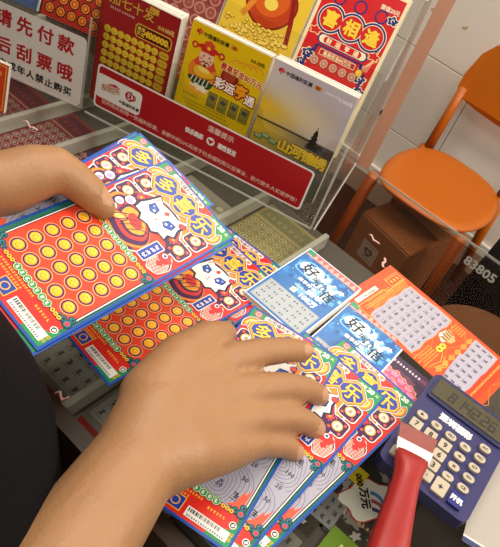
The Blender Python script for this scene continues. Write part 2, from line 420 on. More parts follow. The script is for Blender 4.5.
    loz = lambda x, y, h, k: [(x - h, y - k), (x - k, y - h), (x + k, y - h), (x + h, y - k), (x + h, y + k), (x + k, y + h), (x - k, y + h), (x - h, y + k)]
    for c, h, k, l in ((WHITE, 16.4, 4.6, 15), ('#1a1440', 15.6, 4.2, 15.6), ('#f7a81e', 14.8, 3.8, 16.2), ('#22409c', 12.5, 3.0, 16.8)):
        for x, y in dia: a.poly(loz(x, y, h, k), c, l)
    for (x, y), t in zip(dia, '多喜乐'):
        a.text(t, x, y, 19.5, NAVY, 17.4, .045); a.text(t, x, y, 19.5, '#fac63e', 18, .02)
    # scratch field, teal piping down both long sides
    for xa, xb in ((2.4, 5.6), (W - 5.6, W - 2.4)): a.rect(xa, 22, xb, 124, '#1f6a54', 1.6)
    x0, y0, x1, y1 = 9.5, 33, 96.5, 118
    a.rrect(x0 - 4, y0 - 4, x1 + 4, y1 + 4, 4, '#123f4e', 2); a.rrect(x0 - 2.8, y0 - 2.8, x1 + 2.8, y1 + 2.8, 3.4, WHITE, 3); a.rrect(x0 - 1.8, y0 - 1.8, x1 + 1.8, y1 + 1.8, 3, '#3c1c28', 4)
    if not scratched:
        a.rrect(x0 - 1, y0 - 1, x1 + 1, y1 + 1, 2.6, '#e2432b', 5)
        rnd = random.Random(4)
        for k in range(60):
            x, y = rnd.uniform(x0 + 3, x1 - 3), rnd.uniform(y0 + 3, y1 - 3)
            a.arc(x, y, 2.4, 2.7, rnd.uniform(0, 360), rnd.uniform(380, 560), '#d23a26', 5.5, 7)
        for i in range(5):
            for j in range(5):
                x, y = 21 + i * 16.3, 42.5 + j * 16.4
                a.disc(x, y, 7.2, '#f6c878', 6, 22); a.disc(x, y, 6.7, '#d8402e', 6.5, 22); a.disc(x, y, 6.3, '#3d1a5c', 7, 22); a.disc(x, y, 4.9, '#f4a01e', 7.6, 20); a.disc(x - .3, y + .3, 3.9, '#fbc23c', 8.1, 18)
                a.arc(x, y, 1.9, 2.6, 160, 340, '#d98314', 8.6, 8); a.line([(x - 1.2, y + 1.2), (x + 1.6, y + 1.4)], .6, '#d98314', 8.6)
    else:
        a.rrect(x0 - 1, y0 - 1, x1 + 1, y1 + 1, 2.6, '#a3a0ac', 5)
        for k in range(9):
            for cx_, cy_, ph in ((30, 58, 0), (72, 96, 2), (66, 46, 4), (28, 100, 1)):
                r = 3 + 3.0 * k
                pts = [(p[0], p[1]) for p in blob(cx_, cy_, r * 1.1, r, .10, 3, n=34, ph=ph + k * .25)]
                seg = []
                for p in pts + pts[:1]:
                    if x0 < p[0] < x1 and y0 < p[1] < y1 and (p[0] < 51) == (cx_ < 51) and (p[1] < 78) == (cy_ < 78): seg.append(p)
                    else:
                        if len(seg) > 1: a.line(seg, .55, '#6c687e', 5.5)
                        seg = []
                if len(seg) > 1: a.line(seg, .55, '#6c687e', 5.5)
        for i in range(5):
            for j in range(5):
                x, y = 21 + i * 16.3, 42.5 + j * 16.4; k = (i * 3 + j * 5) % 4
                if k: a.text(('50', '20', '100')[k - 1], x, y + 1.2, 6, '#2e2b38', 6.2, .03, res=1)
                else: a.lumps(x - 2.6, y - 1.6, 1, 6, '#2e2b38', 6.2, seed=i * 5 + j); a.line([(x - 4, y - 3.4), (x + 4, y - 3.4)], .7, '#4a4656', 6.2)
                if (i + j) % 3 == 0: a.disc(x, y + 5, 1.5, '#55506a', 6.2, 8); a.disc(x, y + 5, 1, '#a3a0ac', 6.6, 8)
        a.poly([(x0, y0), (x0, y0 + 9), (x0 + 6, y0 + 14), (x0 + 10, y0 + 7), (x0 + 20, y0 + 3), (x0 + 26, y0)][::-1], '#e2583c', 6.2)
        a.poly([(x1, y0), (x1, y0 + 24), (x1 - 3, y0 + 15), (x1 - 5, y0 + 18), (x1 - 8, y0 + 5), (x1 - 14, y0)], '#e2583c', 6.2)
    for x, y in ((x0 - 1, y0 - 1), (x1 + 1, y0 - 1), (x0 - 1, y1 + 1), (x1 + 1, y1 + 1)):
        sx, sy = (1 if x < 50 else -1), (1 if y < 70 else -1)
        for dx, dy, r in ((0, 0, 4.2), (5.5, .5, 3.2), (.5, 5.5, 3.2), (10, 0, 2)):
            a.disc(x + sx * dx, y + sy * dy, r, '#0d3a44', 9, 14); a.disc(x + sx * dx, y + sy * dy, r * .7, '#2a7a84', 9.5, 12); a.disc(x + sx * dx + .4, y + sy * dy, r * .42, '#0d3a44', 10, 10)
        a.disc(x, y, 1.9, '#e03a4a', 10.5, 12)
    # strings of green beads ending in gold rings
    for y in (119.6, 30):
        for k in range(3):
            for x in (31 - 0.2 - k * 3.9, 82 + k * 3.9):
                a.disc(x, y, 2.3, '#4a2412', 9.6, 12); a.disc(x, y, 1.9, '#f6bc34', 10.1, 12); a.disc(x, y, .8, '#8a3a14', 10.6, 8)
        for k in range(7):
            x = 38 + k * 6.2; a.disc(x, y, 3.9, '#123a20', 9.6, 14); a.disc(x, y, 3.5, '#e8e2b0', 10.1, 14); a.disc(x, y, 3.0, '#2f8f4e', 10.6, 14)
            a.lumps(x - 1.7, y - 1.6, 1, 3.4, WHITE, 11.2, seed=k)
    # foot: rule lines, emblem, barcode
    for k, n in ((0, 16), (1, 12)):
        a.lumps(24, 23.4 - k * 4.0, n, 2.3, '#f6b83a', 4, seed=k + 3)
    a.lumps(72, 20.4, 6, 2.5, '#f6b83a', 4, seed=9)
    a.rect(40, 5.4, 55, 18.4, '#f6b83a', 4); a.rect(40.8, 6.2, 54.2, 17.6, '#28409c', 5); a.disc(47.5, 12, 4, '#f6b83a', 6); a.disc(47.5, 12, 3, '#28409c', 7)
    a.lumps(8, 14, 9, 2.1, '#f6b83a', 4, seed=21); a.lumps(8, 10.6, 8, 2.1, '#f6b83a', 4, seed=22)
    a.rect(59, 5.2, 98, 14.2, WHITE, 5)
    rnd = random.Random(11); x = 60.5
    while x < 90:
        wd = rnd.choice((.3, .5, .8, 1.1)); a.rect(x, 9.8, x + wd, 13.2, '#1c1a1a', 6); x += wd + rnd.choice((.3, .5, .8))
    a.lumps(61, 6, 16, 1.9, '#3a3838', 6, seed=17)
    a.disc(96.6, 20.6, 3.2, WHITE, 6, 14); a.disc(96.6, 20.6, 2.4, '#2a2326', 6.6, 12); a.poly([(95, 20), (97, 22.4), (98.4, 20.4), (96.6, 19)], WHITE, 7.2)
    a.text('(5-5)', 99.6, 11, 4.0, '#f6b83a', 6, .02, 90, res=1)
    return a.mesh('red_ticket_print', M['glossy_print'])

# ------------------------------------------------------------------ other printed things
def header(a, x, y, k, dark='#1a1614'):
    a.text('中', x, y, 8 * k, '#c8202a', 3, .05, res=1); a.disc(x - 2.4 * k, y, 1.6 * k, '#c8202a', 3, 10)
    a.text('中国福利彩票', x + 22 * k, y - .2, 5.6 * k, dark, 3, .03, res=1)
    a.rrect(x + 41 * k, y - 2.4 * k, x + 50 * k, y + 2.4 * k, 1.5 * k, '#d98a1e', 3); a.text('刮', x + 45.5 * k, y, 4.6 * k, '#7a1a14', 4, .03, res=1)

def coins_art():
    a = Art(); W, L = 102, 152
    a.slab(W, L, .6, '#8e1b1c')
    a.rect(2, 2, W - 2, L - 2, '#a52120', 1)
    a.text('加七十发', 40, 139, 15, '#6a1212', 2, .06); a.text('加七十发', 40, 139.6, 15, '#e2a83a', 3, .02)
    a.rect(62, 143, 74, 150, '#e2a83a', 2)
    a.text('面值', 80, 131, 4.6, '#e9b64e', 3, .02, res=1); a.text('10元', 91.5, 131, 6.6, '#f4d27a', 3, .04)
    a.lumps(12, 127, 5, 2.6, '#e6c9b2', 3, seed=2); a.lumps(28, 127, 6, 2.6, '#e6c9b2', 3, seed=3)
    a.poly([(48, 112), (51, 108), (94, 108), (97, 112), (97, 121), (94, 125), (51, 125), (48, 121)][::1], '#e8b640', 2)
    a.poly([(49.4, 112.4), (52, 109.4), (93, 109.4), (95.6, 112.4), (95.6, 120.6), (93, 123.6), (52, 123.6), (49.4, 120.6)], '#5c0f10', 3)
    a.text('最高', 56, 119.3, 5.4, '#f0c24e', 4, .03, res=1); a.text('奖金', 56, 113.4, 5.4, '#f0c24e', 4, .03, res=1)
    a.text('400000', 76.5, 116.5, 10.4, '#f6c62e', 4, .07); a.text('元', 93, 113, 4.2, '#f0c24e', 4, .02, res=1)
    for j in range(8):
        for i in range(8):
            x, y = 12.5 + i * 9.3, 101 - j * 10.4
            a.disc(x + .4, y - .5, 5.0, '#5e1212', 2, 14); a.disc(x, y, 4.8, '#d8aa20', 3, 16); a.disc(x, y, 4.1, '#f2cf3c', 4, 14); a.arc(x, y, 1.3, 2.2, 130, 330, '#b8901a', 5, 6)
        y = 101 - j * 10.4; a.rrect(83.5, y - 4.4, 96.5, y + 4.4, 3.4, '#d8b02a', 3); a.lumps(86, y - 1, 4, 1.9, '#8a6a14', 4, seed=j)
    rnd = random.Random(6)
    for k in range(24):
        x, y = rnd.uniform(5, 97), rnd.uniform(5, 20); a.disc(x, y, rnd.uniform(.5, 1.5), '#e8b04a', 6, 8)
    return a

def fortune_art():
    a = Art(); W, L = 102, 152
    a.slab(W, L, .6, '#e6bf10')
    header(a, 11, 142, 1.0)
    a.text('面值', 82, 138, 3.6, '#4a3410', 3, .02, res=1); a.text('10元', 92, 138, 5.4, '#2a1c08', 3, .05)
    # cheerful figure in a red court hat holding a gold ingot
    a.poly(blob(27, 98, 17.5, 20, .06, 7), '#d9482a', 2); a.poly(blob(27, 88, 17, 10, .05, 6), '#2c4a34', 3)
    a.poly(blob(27, 116, 9.5, 10.5, 0, 1), '#f0c2a0', 3.5); a.poly(blob(27, 127, 11.5, 5.6, .12, 5), '#c92a22', 4); a.poly(blob(27, 132, 6.5, 5, .1, 5), '#d9482a', 4.4); a.disc(27, 128, 2.2, '#f4c22e', 5, 10)
    for m in (-1, 1):
        a.line([(27 + m * 10, 126), (27 + m * 16.5, 128)], 3, '#c92a22', 4); a.disc(27 + m * 17.5, 126, 4.2, '#c22a1e', 4); a.disc(27 + m * 17.5, 126, 2, '#f0c034', 5, 10)
        a.disc(27 + m * 3.6, 117.5, 1.1, '#241510', 5, 8); a.disc(27 + m * 6, 113.4, 1.7, '#e08a74', 4.6, 10)
        a.poly(blob(27 + m * 14.5, 97, 5, 8.5, .05, 5), '#e8862a', 4)
        a.line([(27 + m * 1, 112), (27 + m * 6.5, 108.5)], 1.1, '#2a1a12', 5.4)
    a.arc(27, 112, 1.6, 3, 200, 340, '#a82a20', 5, 8); a.poly([(25, 108), (29, 108), (27, 96)][::-1], '#2a1a12', 4.2)
    a.poly(blob(27, 97, 15, 7.6, .10, 3, ph=1.6), '#c47a10', 5); a.poly(blob(27, 98, 13.6, 6.6, .10, 3, ph=1.6), '#f0b428', 5.6); a.poly(blob(27, 101, 8, 3.4, 0, 1), '#f9d666', 6)
    for k in range(5): a.line([(14 + k * 5.4, 82), (17 + k * 5, 91)], 1.4, '#e8d8b0', 4)
    a.poly(blob(27, 77, 12, 4.6, .2, 7), '#f2e6c2', 3)
    for x, y in ((16, 71), (24, 70), (20, 74), (29, 72)): a.poly(blob(x, y, 4, 2.6, .1, 3), '#f0a828', 4); 
    # glowing orb
    a.disc(61, 106, 14, '#d9a81a', 2, 24); a.disc(61, 106, 11.6, '#8c2412', 3, 24); a.disc(60, 108, 8, '#a8402a', 4, 20)
    for k in range(4): a.arc(66 + k * 8, 122 + k, 8, 9.4, 20, 150, '#e8962a', 2.5, 12)
    a.text('最高奖金80万元', 74, 116, 9.2, '#f9ec9a', 5, .10, -3, sx=.86); a.text('最高奖金80万元', 74, 116, 9.2, '#c21f1c', 6, .03, -3, sx=.86)
    for t, x, y, sz in (('彩', 51, 95, 14), ('运', 64.5, 94.4, 13.6), ('亨', 78.5, 96, 18), ('通', 92.2, 91, 13.6)):
        a.text(t, x, y, sz, '#8c1712', 7, .13); a.text(t, x, y, sz, '#f5a31e' if t == '亨' else '#fff4e0', 8, .035)
    for k in range(4):
        x = 41 + k * 14.6; a.rect(x, 60, x + 12.6, 80, '#6b6426', 3); a.rect(x + .8, 60.8, x + 11.8, 79.2, '#8a7f34', 4); a.poly(blob(x + 6.3, 73, 4, 2.8, .2, 4), '#4a4a4a', 5); a.lumps(x + 2.4, 63, 3, 2.3, '#5a5220', 5, seed=k)
    a.lumps(9, 63, 8, 2.2, '#4a3a08', 3, seed=31)
    for k in range(4): a.lumps(11 + k * 3, 56 - k * 4.2, 26, 2.0, '#5a4a10', 3, seed=40 + k)
    for k in range(4):
        a.disc(14 + k * 20, 32, 7, '#caa42a', 3); a.disc(14 + k * 20, 32, 5, '#e9d27a', 4)
    return a

def landscape_art():
    a = Art(); W, L = 102, 152
    a.slab(W, L, .6, '#b5ab9c')
    nx, ny = 24, 40
    def mixc(p, q, t): t = max(0, min(1, t)); return [p[i] + (q[i] - p[i]) * t for i in range(3)]
    sky, lilac, glow, dk, water = (.76, .74, .76), (.70, .67, .66), (.95, .76, .12), (.10, .10, .09), (.56, .53, .44)
    for i in range(nx):
        for j in range(ny):
            x, y = (i + .5) / nx, (j + .5) / ny
            if y > .52:
                c = mixc(lilac, sky, (y - .55) / .4); g = math.exp(-((y - .60 - .10 * x) / .14) ** 2) * max(0, 1 - x * 1.05) * .95
                c = mixc(c, glow, g); c = mixc(c, (.88, .84, .78), .6 * max(0, math.sin(9 * y + 3 * x)) * (1 - x * .3))
            else:
                c = mixc(water, glow, .95 * max(0, 1 - 1.35 * x) * max(0, 1 - abs(y - .42) / .30)); c = mixc(c, (.24, .26, .24), max(0, (x - .35)) * .9)
            a.rect(i * W / nx, j * L / ny, (i + 1) * W / nx, (j + 1) * L / ny, c, 1)
    a.poly([(0, 78), (30, 79), (60, 79), (102, 78), (102, 75.5), (50, 77), (0, 76.4)][::-1], '#3a3226', 2)
    a.poly([(66, 68), (102, 66), (102, 76), (92, 75), (84, 77), (70, 73)], '#1e2420', 2.4)
    for k in range(4):
        wd = 8 - k * 1.5; y = 72 + k * 5.4; a.poly([(74 - wd, y), (74 + wd, y), (74 + wd * .45, y + 4), (74 - wd * .45, y + 4)], '#15130f', 3); a.rect(74 - wd * .5, y + 3.5, 74 + wd * .5, y + 6, '#15130f', 3)
    a.line([(74, 93), (74, 99)], .8, '#15130f', 3)
    header(a, 11, 142, 1.0)
    a.lumps(66, 140.5, 6, 2.6, '#efece6', 3, seed=5); a.text('面值', 86, 141, 3.6, '#f4f0ea', 3, .02, res=1); a.text('10元', 94.5, 140.8, 5.4, '#f7f4ee', 3, .05)
    for t, x in (('山', 43), ('河', 59), ('锦', 75), ('绣', 91)):
        a.text(t, x, 57, 17, '#5a3a08', 4, .10); a.text(t, x, 57, 17, '#f4cf2c', 5, .05)
    for x, y in ((18, 58), (28, 55), (9, 54)): a.poly(blob(x, y, 6, 4, .15, 5), '#5f7a4a', 4); a.poly(blob(x, y + .6, 4.4, 2.6, .15, 5), '#a9b88a', 5)
    a.rect(38, 32, 72, 35, '#7a9aa8', 4)
    return a

def happy_art():
    a = Art(); W, L = 102, 200
    a.slab(W, L, .6, '#f2dfb0')
    a.rect(4, 4, W - 4, L - 4, '#cf1d22', 1)
    N = '#1c2c74'
    for r, c, l in ((17.6, '#f6e6c0', 2), (16.6, N, 3), (14.4, '#f6e6c0', 4), (13.6, '#d21f24', 5)):
        for x in (24, 51, 78): a.disc(x, 146, r, c, l, 30)
    for x, t in ((24, '喜'), (51, '相'), (78, '逢')): a.text(t, x, 146, 19, '#a8341a', 6, .07); a.text(t, x, 146, 19, '#f8cf3c', 7, .045)
    for x in (24, 51, 78): a.disc(x, 171, 8, N, 2); a.disc(x, 171, 6, '#d21f24', 3)
    a.text('面值20元', 84, 182, 6, '#f6e6c0', 3, .03)
    a.rrect(18, 116.6, 84, 128, 5.6, N, 6); a.rrect(20, 117.6, 82, 127, 4.6, '#f6e6c0', 7); a.rrect(26, 118.4, 76, 126.2, 3.8, '#cf1d22', 8)
    for x, t in zip((33, 45, 57, 69), '财运亨通'): a.text(t, x, 122.2, 7, '#f8e4b0', 9, .04)
    for x in (12, 90):
        a.poly(blob(x, 128, 8, 5, .25, 5), '#f0c890', 2); a.poly(blob(x, 128, 6, 3.6, .25, 5), '#cf1d22', 3)
    q = lambda y: 115 - (108.6 - y) * .72
    a.poly([(x, q(y)) for x, y in [(12, 60), (12, 94), (18, 98), (20, 108.6), (82, 108.6), (84, 98), (90, 94), (90, 60), (86.5, 60), (86.5, 91), (80, 95), (79, 105.6), (23, 105.6), (22, 95), (15.5, 91), (15.5, 60)][::-1]], N, 3)
    a.rrect(27, 104, 75, 111.4, 1, '#f6e6c0', 4); a.rrect(27.7, 104.7, 74.3, 110.7, 1, '#b8231f', 5); a.text('最高奖金80万元', 51, 107.7, 5.4, '#f8e4b0', 6, .03)
    for x in range(5):
        cx = 25.6 + x * 12.7; a.disc(cx, 96, 5.8, '#8c2a24', 4, 20); a.disc(cx, 96, 5.1, '#d9a48c', 5, 20); a.disc(cx, 96, 3.4, '#b8705c', 6, 16); a.disc(cx, 96, 1.9, '#d9a48c', 7, 12)
    for x, y, r in ((14, 100, 8), (10, 88, 6), (86, 98, 8), (92, 84, 7), (88, 136, 5), (92, 172, 7)):
        a.poly(blob(x, y, r, r * .8, .2, 5), '#f6e6c0', 2); a.poly(blob(x, y, r * .82, r * .64, .2, 5), N, 3); a.arc(x, y, r * .2, r * .34, 0, 270, '#f6e6c0', 4, 9)
    a.disc(82, 104, 4.6, '#c88a14', 8); a.disc(82, 104, 3.8, '#f4c02a', 9); a.disc(81, 105, 1.6, '#fbe07a', 10, 10)
    for k in range(7): a.line([(78 + k * 2, 108), (94, 122 + k * 3)], .7, '#f0c890', 2.2)
    return a

def gold_art():
    a = Art(); W, L = 102, 200
    a.slab(W, L, .6, '#e3be34')
    for x, y, r in ((54, 132, 34), (22, 160, 20)):
        a.poly(blob(x, y, r, r * .86, .03, 3), '#7c1a0a', 2); a.poly(blob(x, y, r * .93, r * .79, .03, 3), '#b83c12', 3); a.poly(blob(x - 2, y + 4, r * .7, r * .55, .04, 3), '#cf5a1c', 4); a.poly(blob(x, y, r * .26, r * .22, 0, 1), '#e9cf52', 5)
        a.arc(x, y, r * .70, r * .76, 60, 150, '#f3b66a', 5, 12)
    a.line([(90, 96), (86, 120), (78, 150), (70, 170)], 6, '#8c1a12', 3); a.line([(24, 108), (30, 122), (34, 134)], 7, '#d9862c', 6); a.disc(37, 138, 5, '#1f4a38', 6.6)
    rnd = random.Random(3)
    for k in range(90):
        x, y = rnd.uniform(6, 92), rnd.uniform(84, 104); a.poly(blob(x, y, 3, 1.8, .15, 3), '#a8801a', 6 + (k % 3) * .5); a.poly(blob(x - .2, y + .4, 2.2, 1.2, .15, 3), '#f1cf5a', 7.6 + (k % 3) * .3)
    for k in range(16):
        a.poly(blob(10 + rnd.uniform(0, 20), 170 + rnd.uniform(-20, 20), 5, 3, .15, 3), '#f0d268', 2)
    return a

def rings_art(bg, ring, core, seed):
    a = Art(); a.slab(102, 200, .6, bg)
    for i in range(6):
        for j in range(12):
            x, y = 11 + i * 16, 12 + j * 16
            a.disc(x, y, 7.4, ring, 1, 18); a.disc(x, y, 5.8, core, 2, 16); a.disc(x, y, 4.2, bg, 3, 14); a.disc(x, y, 2.6, core, 4, 12)
    a.lumps(10, 194, 12, 4, core, 2, seed=seed)
    return a

def blue_art():
    a = Art(); W, L = 78, 122
    a.slab(W, L, .5, '#e8eef2')
    a.rect(1.2, 1.2, W - 1.2, L - 1.2, '#2a6aac', 1)
    rnd = random.Random(8)
    for k in range(70):
        x, y = rnd.uniform(4, 74), rnd.uniform(48, 116); r = rnd.uniform(2, 8)
        a.poly(blob(x, y, r, r * .6, .3, 5, n=16, rot=rnd.uniform(0, 3)), ('#3f8ac4', '#2f74b4', '#6aaeda', '#22589a')[k % 4], 2 + (k % 5) * .2)
    a.poly([(1.5, 110), (76.5, 110), (76.5, 120.5), (1.5, 120.5)], '#b8605c', 3.4)
    for k in range(9): a.poly([(3 + k * 8, 111), (7 + k * 8, 119.5), (11 + k * 8, 111)][::-1], '#d8a8a0', 4)
    a.poly([(1.5, 113), (14, 113), (10, 120.5), (1.5, 120.5)], '#2f8f6a', 4.4)
    a.poly(blob(27, 91, 20, 14, .12, 4, rot=.2), '#7cc0ea', 4); a.poly(blob(27, 91, 18, 12, .12, 4, rot=.2), '#1f62b8', 4.6)
    for x, y, r in ((17, 92, 8), (31, 95, 9.5), (27, 86, 7), (40, 90, 5)): a.disc(x, y, r, '#bfe3f6', 5, 18); a.disc(x - 1, y + 1, r * .7, '#e8f5fb', 5.5, 14)
    for k in range(52):
        t = rnd.uniform(0, 6.28); r = rnd.uniform(0, 21); x, y = 54 + r * math.cos(t), 80 + r * math.sin(t) * .9
        a.poly(blob(x, y, rnd.uniform(2, 5), rnd.uniform(2, 4), .35, 5, n=14, rot=t), ('#8cc6ec', '#d4ecf8', '#5aa6de', '#f2fafd')[k % 4], 5 + (k % 6) * .25)
    # brushed lettering
    a.text('好', 24, 91, 20, '#10151f', 8, .02, -4); a.text('运', 38, 84.5, 10, '#10151f', 8, .02, -8)
    a.text('10', 48, 80, 15, '#10151f', 8, .0, -10); a.text('倍', 61, 74, 17, '#10151f', 8, .02, -4)
    a.rect(23, 66, 47, 74, '#123a7a', 6.8); a.text('倍享好运', 35, 70, 6.4, '#d9ecf6', 7.6, .04, 0, res=1); a.text('赢大奖', 52, 62, 7.4, '#d9ecf6', 7.6, .05, 0, res=1)
    a.lumps(26, 57.5, 9, 2.6, '#f0d890', 7, seed=4); a.rect(27, 46, 34, 54, '#e8e2c0', 7); a.text('100万', 51, 50, 9.6, '#f2f6f8', 7.6, .06)
    # scratched silver field
    a.rect(4, 4, 74, 42, '#8f979c', 4); a.rect(5, 5, 73, 41, '#a3aaae', 5)
    for i in range(6):
        for j in range(4): a.lumps(8.5 + i * 11, 8 + j * 9, 2, 3.0, '#3c4246', 6, seed=i * 7 + j); 
    for k in range(14):
        x, y = rnd.uniform(4, 72), rnd.uniform(60, 108); a.disc(x, y, rnd.uniform(.4, 1.0), '#eaf6fc', 6.6, 6)
    return a

def orange_art():
    a = Art(); W, L = 100, 250
    a.slab(W, L, .5, '#d8481a', '#d8481a')
    a.rect(2, 2, W - 2, L - 2, '#da4a18', 1); 
    for k in range(9): a.line([(5, 20 + k * 27), (26, 38 + k * 27), (50, 22 + k * 27), (76, 40 + k * 27), (96, 24 + k * 27)], .8, '#f08a3a', 1.5)
    a.rect(50, 9, 92, 17.5, '#f6f2ea', 3)
    rnd = random.Random(2); x = 52
    while x < 78:
        wd = rnd.choice((.5, .8, 1.2)); a.rect(x, 12.6, x + wd, 16.4, '#1c1a1a', 4); x += wd + rnd.choice((.5, .8))
    a.lumps(53, 10, 14, 1.8, '#3a3434', 4, seed=3)
    a.rect(5, 8, 30, 26, '#f6b04a', 2); a.rect(6, 9, 29, 25, '#cc3a18', 3); a.lumps(9, 16.5, 3, 5.4, '#f4c45a', 4, seed=6); a.lumps(8, 11, 8, 2.4, '#f4c45a', 4, seed=5)
    for k in range(3): a.lumps(34 + (k % 2) * 3, 28 - k * 4.4 + 4, 22 - k * 2, 2.2, '#f4b84a', 3, seed=60 + k)
    for k in range(4): a.lumps(6 + k, 29.5 + k * 3, 34 - k, 2.0, '#f4b84a', 3, seed=70 + k)
    a.line([(3.5, 28), (42, 28), (46, 22), (96, 22), (96, 50), (90, 56)], 1.2, '#f8c25c', 3.4)
    # ragged scratched field of numbers
    top = [(8, 44), (20, 42), (34, 44), (50, 41), (66, 44), (80, 42), (93, 45), (95, 70), (93, 100), (95, 128), (80, 131), (66, 128), (50, 131), (34, 129), (20, 132), (7, 129), (6, 100), (8, 74)]
    a.poly([(50 + (x - 50) * 1.03, 86 + (y - 86) * 1.03) for x, y in top], '#f08a4a', 4); a.poly(top, '#a9a4b2', 5)
    for i in range(8): a.line([(8.5 + i * 12, 45), (8.5 + i * 12, 129)], .4, '#a49fb0', 5.6)
    for j in range(6): a.line([(8, 58 + j * 14), (93, 58 + j * 14)], .4, '#a49fb0', 5.6)
    for i in range(7):
        for j in range(6):
            x, y = 14.5 + i * 12, 52 + j * 14
            a.text(str((i * 13 + j * 29 + 7) % 90 + 10), x, y + 1, 6.2, '#2c2836', 6, .04, res=1); a.lumps(x - 3.4, y - 4.6, 4, 1.5, '#4c4856', 6, seed=i * 9 + j)
    # striped paw and the gold figure 8
    a.poly(blob(35, 142, 12, 9, .1, 4), '#e8e2ea', 5)
    a.poly([(26, 152), (22, 140), (27, 133), (31, 141), (34, 131), (38, 140), (43, 134), (44, 146), (40, 156), (32, 158)][::-1], '#d9a26a', 6)
    for k in range(4): a.line([(25 + k * 5, 135 + k), (27 + k * 4.6, 150)], 1.5, '#241a16', 6.6)
    a.text('8', 56, 151, 24, '#8c2a0c', 5, .08, 90); a.text('8', 56, 151, 24, '#f6c23c', 6, .03, 90)
    for k in range(5): a.lumps(66, 136 + k * 4.6, 12 - (k % 2) * 2, 2.5, '#f4b84a', 4, seed=80 + k); a.lumps(6, 138 + k * 4.6, 5, 2.5, '#f4b84a', 4, seed=90 + k)
    for k in range(3): a.line([(60 + k * 4, 158 + k * 6), (74, 166 + k * 6), (92 - k * 4, 160 + k * 6)], 1, '#f6b84a', 3)
    for k in range(6): a.poly([(8 + k * 14, 172), (15 + k * 14, 178), (22 + k * 14, 172), (15 + k * 14, 167)], '#f08a3a', 2.4)
    sf = [(5, 164), (40, 168), (56, 172), (58, 206), (40, 210), (6, 208)]
    for x0 in (0, 40): a.poly([(x + x0 * 0.9, y + 12) for x, y in sf] , '#a9a4b2', 5 + x0 * .002)
    for i in range(7):
        for j in range(3):
            x, y = 12 + i * 12.4, 186 + j * 12
            a.lumps(x - 3, y - 2, 1, 6, '#2c2836', 6, seed=i * 4 + j); a.lumps(x - 3.4, y - 4.4, 4, 1.5, '#4c4856', 6, seed=i * 5 + j)
    a.rect(5, 222, 95, 240, '#cc3a18', 3); a.lumps(10, 228, 20, 3.4, '#f4c45a', 4, seed=12)
    a.V = [(x, y * .73 + 5 * (y > 6), z) for x, y, z in a.V]
    return a

def sweet_art():
    a = Art(); W, L = 74, 90
    a.slab(W, L, .5, '#3a2140', '#8c7a8c')
    for k in range(24):
        rnd = random.Random(k); a.poly(blob(rnd.uniform(5, 69), rnd.uniform(5, 85), rnd.uniform(4, 10), rnd.uniform(3, 7), .2, 4), ('#4c2a4e', '#5c2f48', '#2c1c3a', '#6a3450')[k % 4], 1 + (k % 4) * .3)
    a.text('中', 10, 82, 7, '#d83a3a', 4, .05, res=1); a.lumps(18, 80, 10, 3.4, '#e6d8e0', 4, seed=7)
    for x, y in ((24, 62), (34, 63), (44, 60), (54, 58), (29, 52), (40, 51), (51, 48), (60, 52)):
        a.poly(blob(x, y, 8.4, 7, .15, 5), '#e9b06a', 2.6); a.poly(blob(x, y, 7.2, 6, .15, 5), '#d2527a', 3.2); a.poly(blob(x - 1, y + 1, 4.4, 3.4, .2, 5), '#ea8aa6', 3.8)
    for k in range(5): a.poly(blob(18 + k * 8, 38 - k * 2, 5.4, 4, .15, 4), '#e8b82c', 3); a.poly(blob(18 + k * 8, 38 - k * 2, 3.4, 2.4, .15, 4), '#f8de6a', 3.6)
    for x, y in ((12, 48), (8, 30)): a.disc(x, y, 7, '#8c1f3c', 3); a.disc(x - 1.5, y + 2, 2.4, '#e0849a', 3.6)
    a.rect(4, 4, 70, 24, '#8f8c92', 2.4)
    return a

def grey_scratch_art(bg, field, band, seed, w=102, l=152, text=None):
    a = Art(); a.slab(w, l, .5, bg, bg); rnd = random.Random(seed)
    a.rect(4, l * .18, w - 4, l * .62, field, 1)
    for i in range(6):
        for j in range(4):
            x, y = 8 + i * (w - 12) / 6, l * .2 + j * l * .105
            a.lumps(x + 1.5, y + 3.4, 1, 7, '#39362f', 2, seed=i * 3 + j * 5 + seed); a.lumps(x + 1, y, 4, 1.9, '#57534a', 2, seed=i + 7 * j)
    a.rect(3, l * .66, w - 3, l * .82, band, 1); a.lumps(8, l * .71, 14, 5, '#c8b49a', 2, seed=seed)
    a.rect(3, l * .02, w - 3, l * .13, band, 1); a.lumps(8, l * .05, 18, 3.4, '#c8b49a', 2, seed=seed + 1)
    for k in range(5): a.disc(rnd.uniform(8, w - 8), l * .9 + rnd.uniform(-6, 6), 5, band, 1 + k * .1); 
    return a

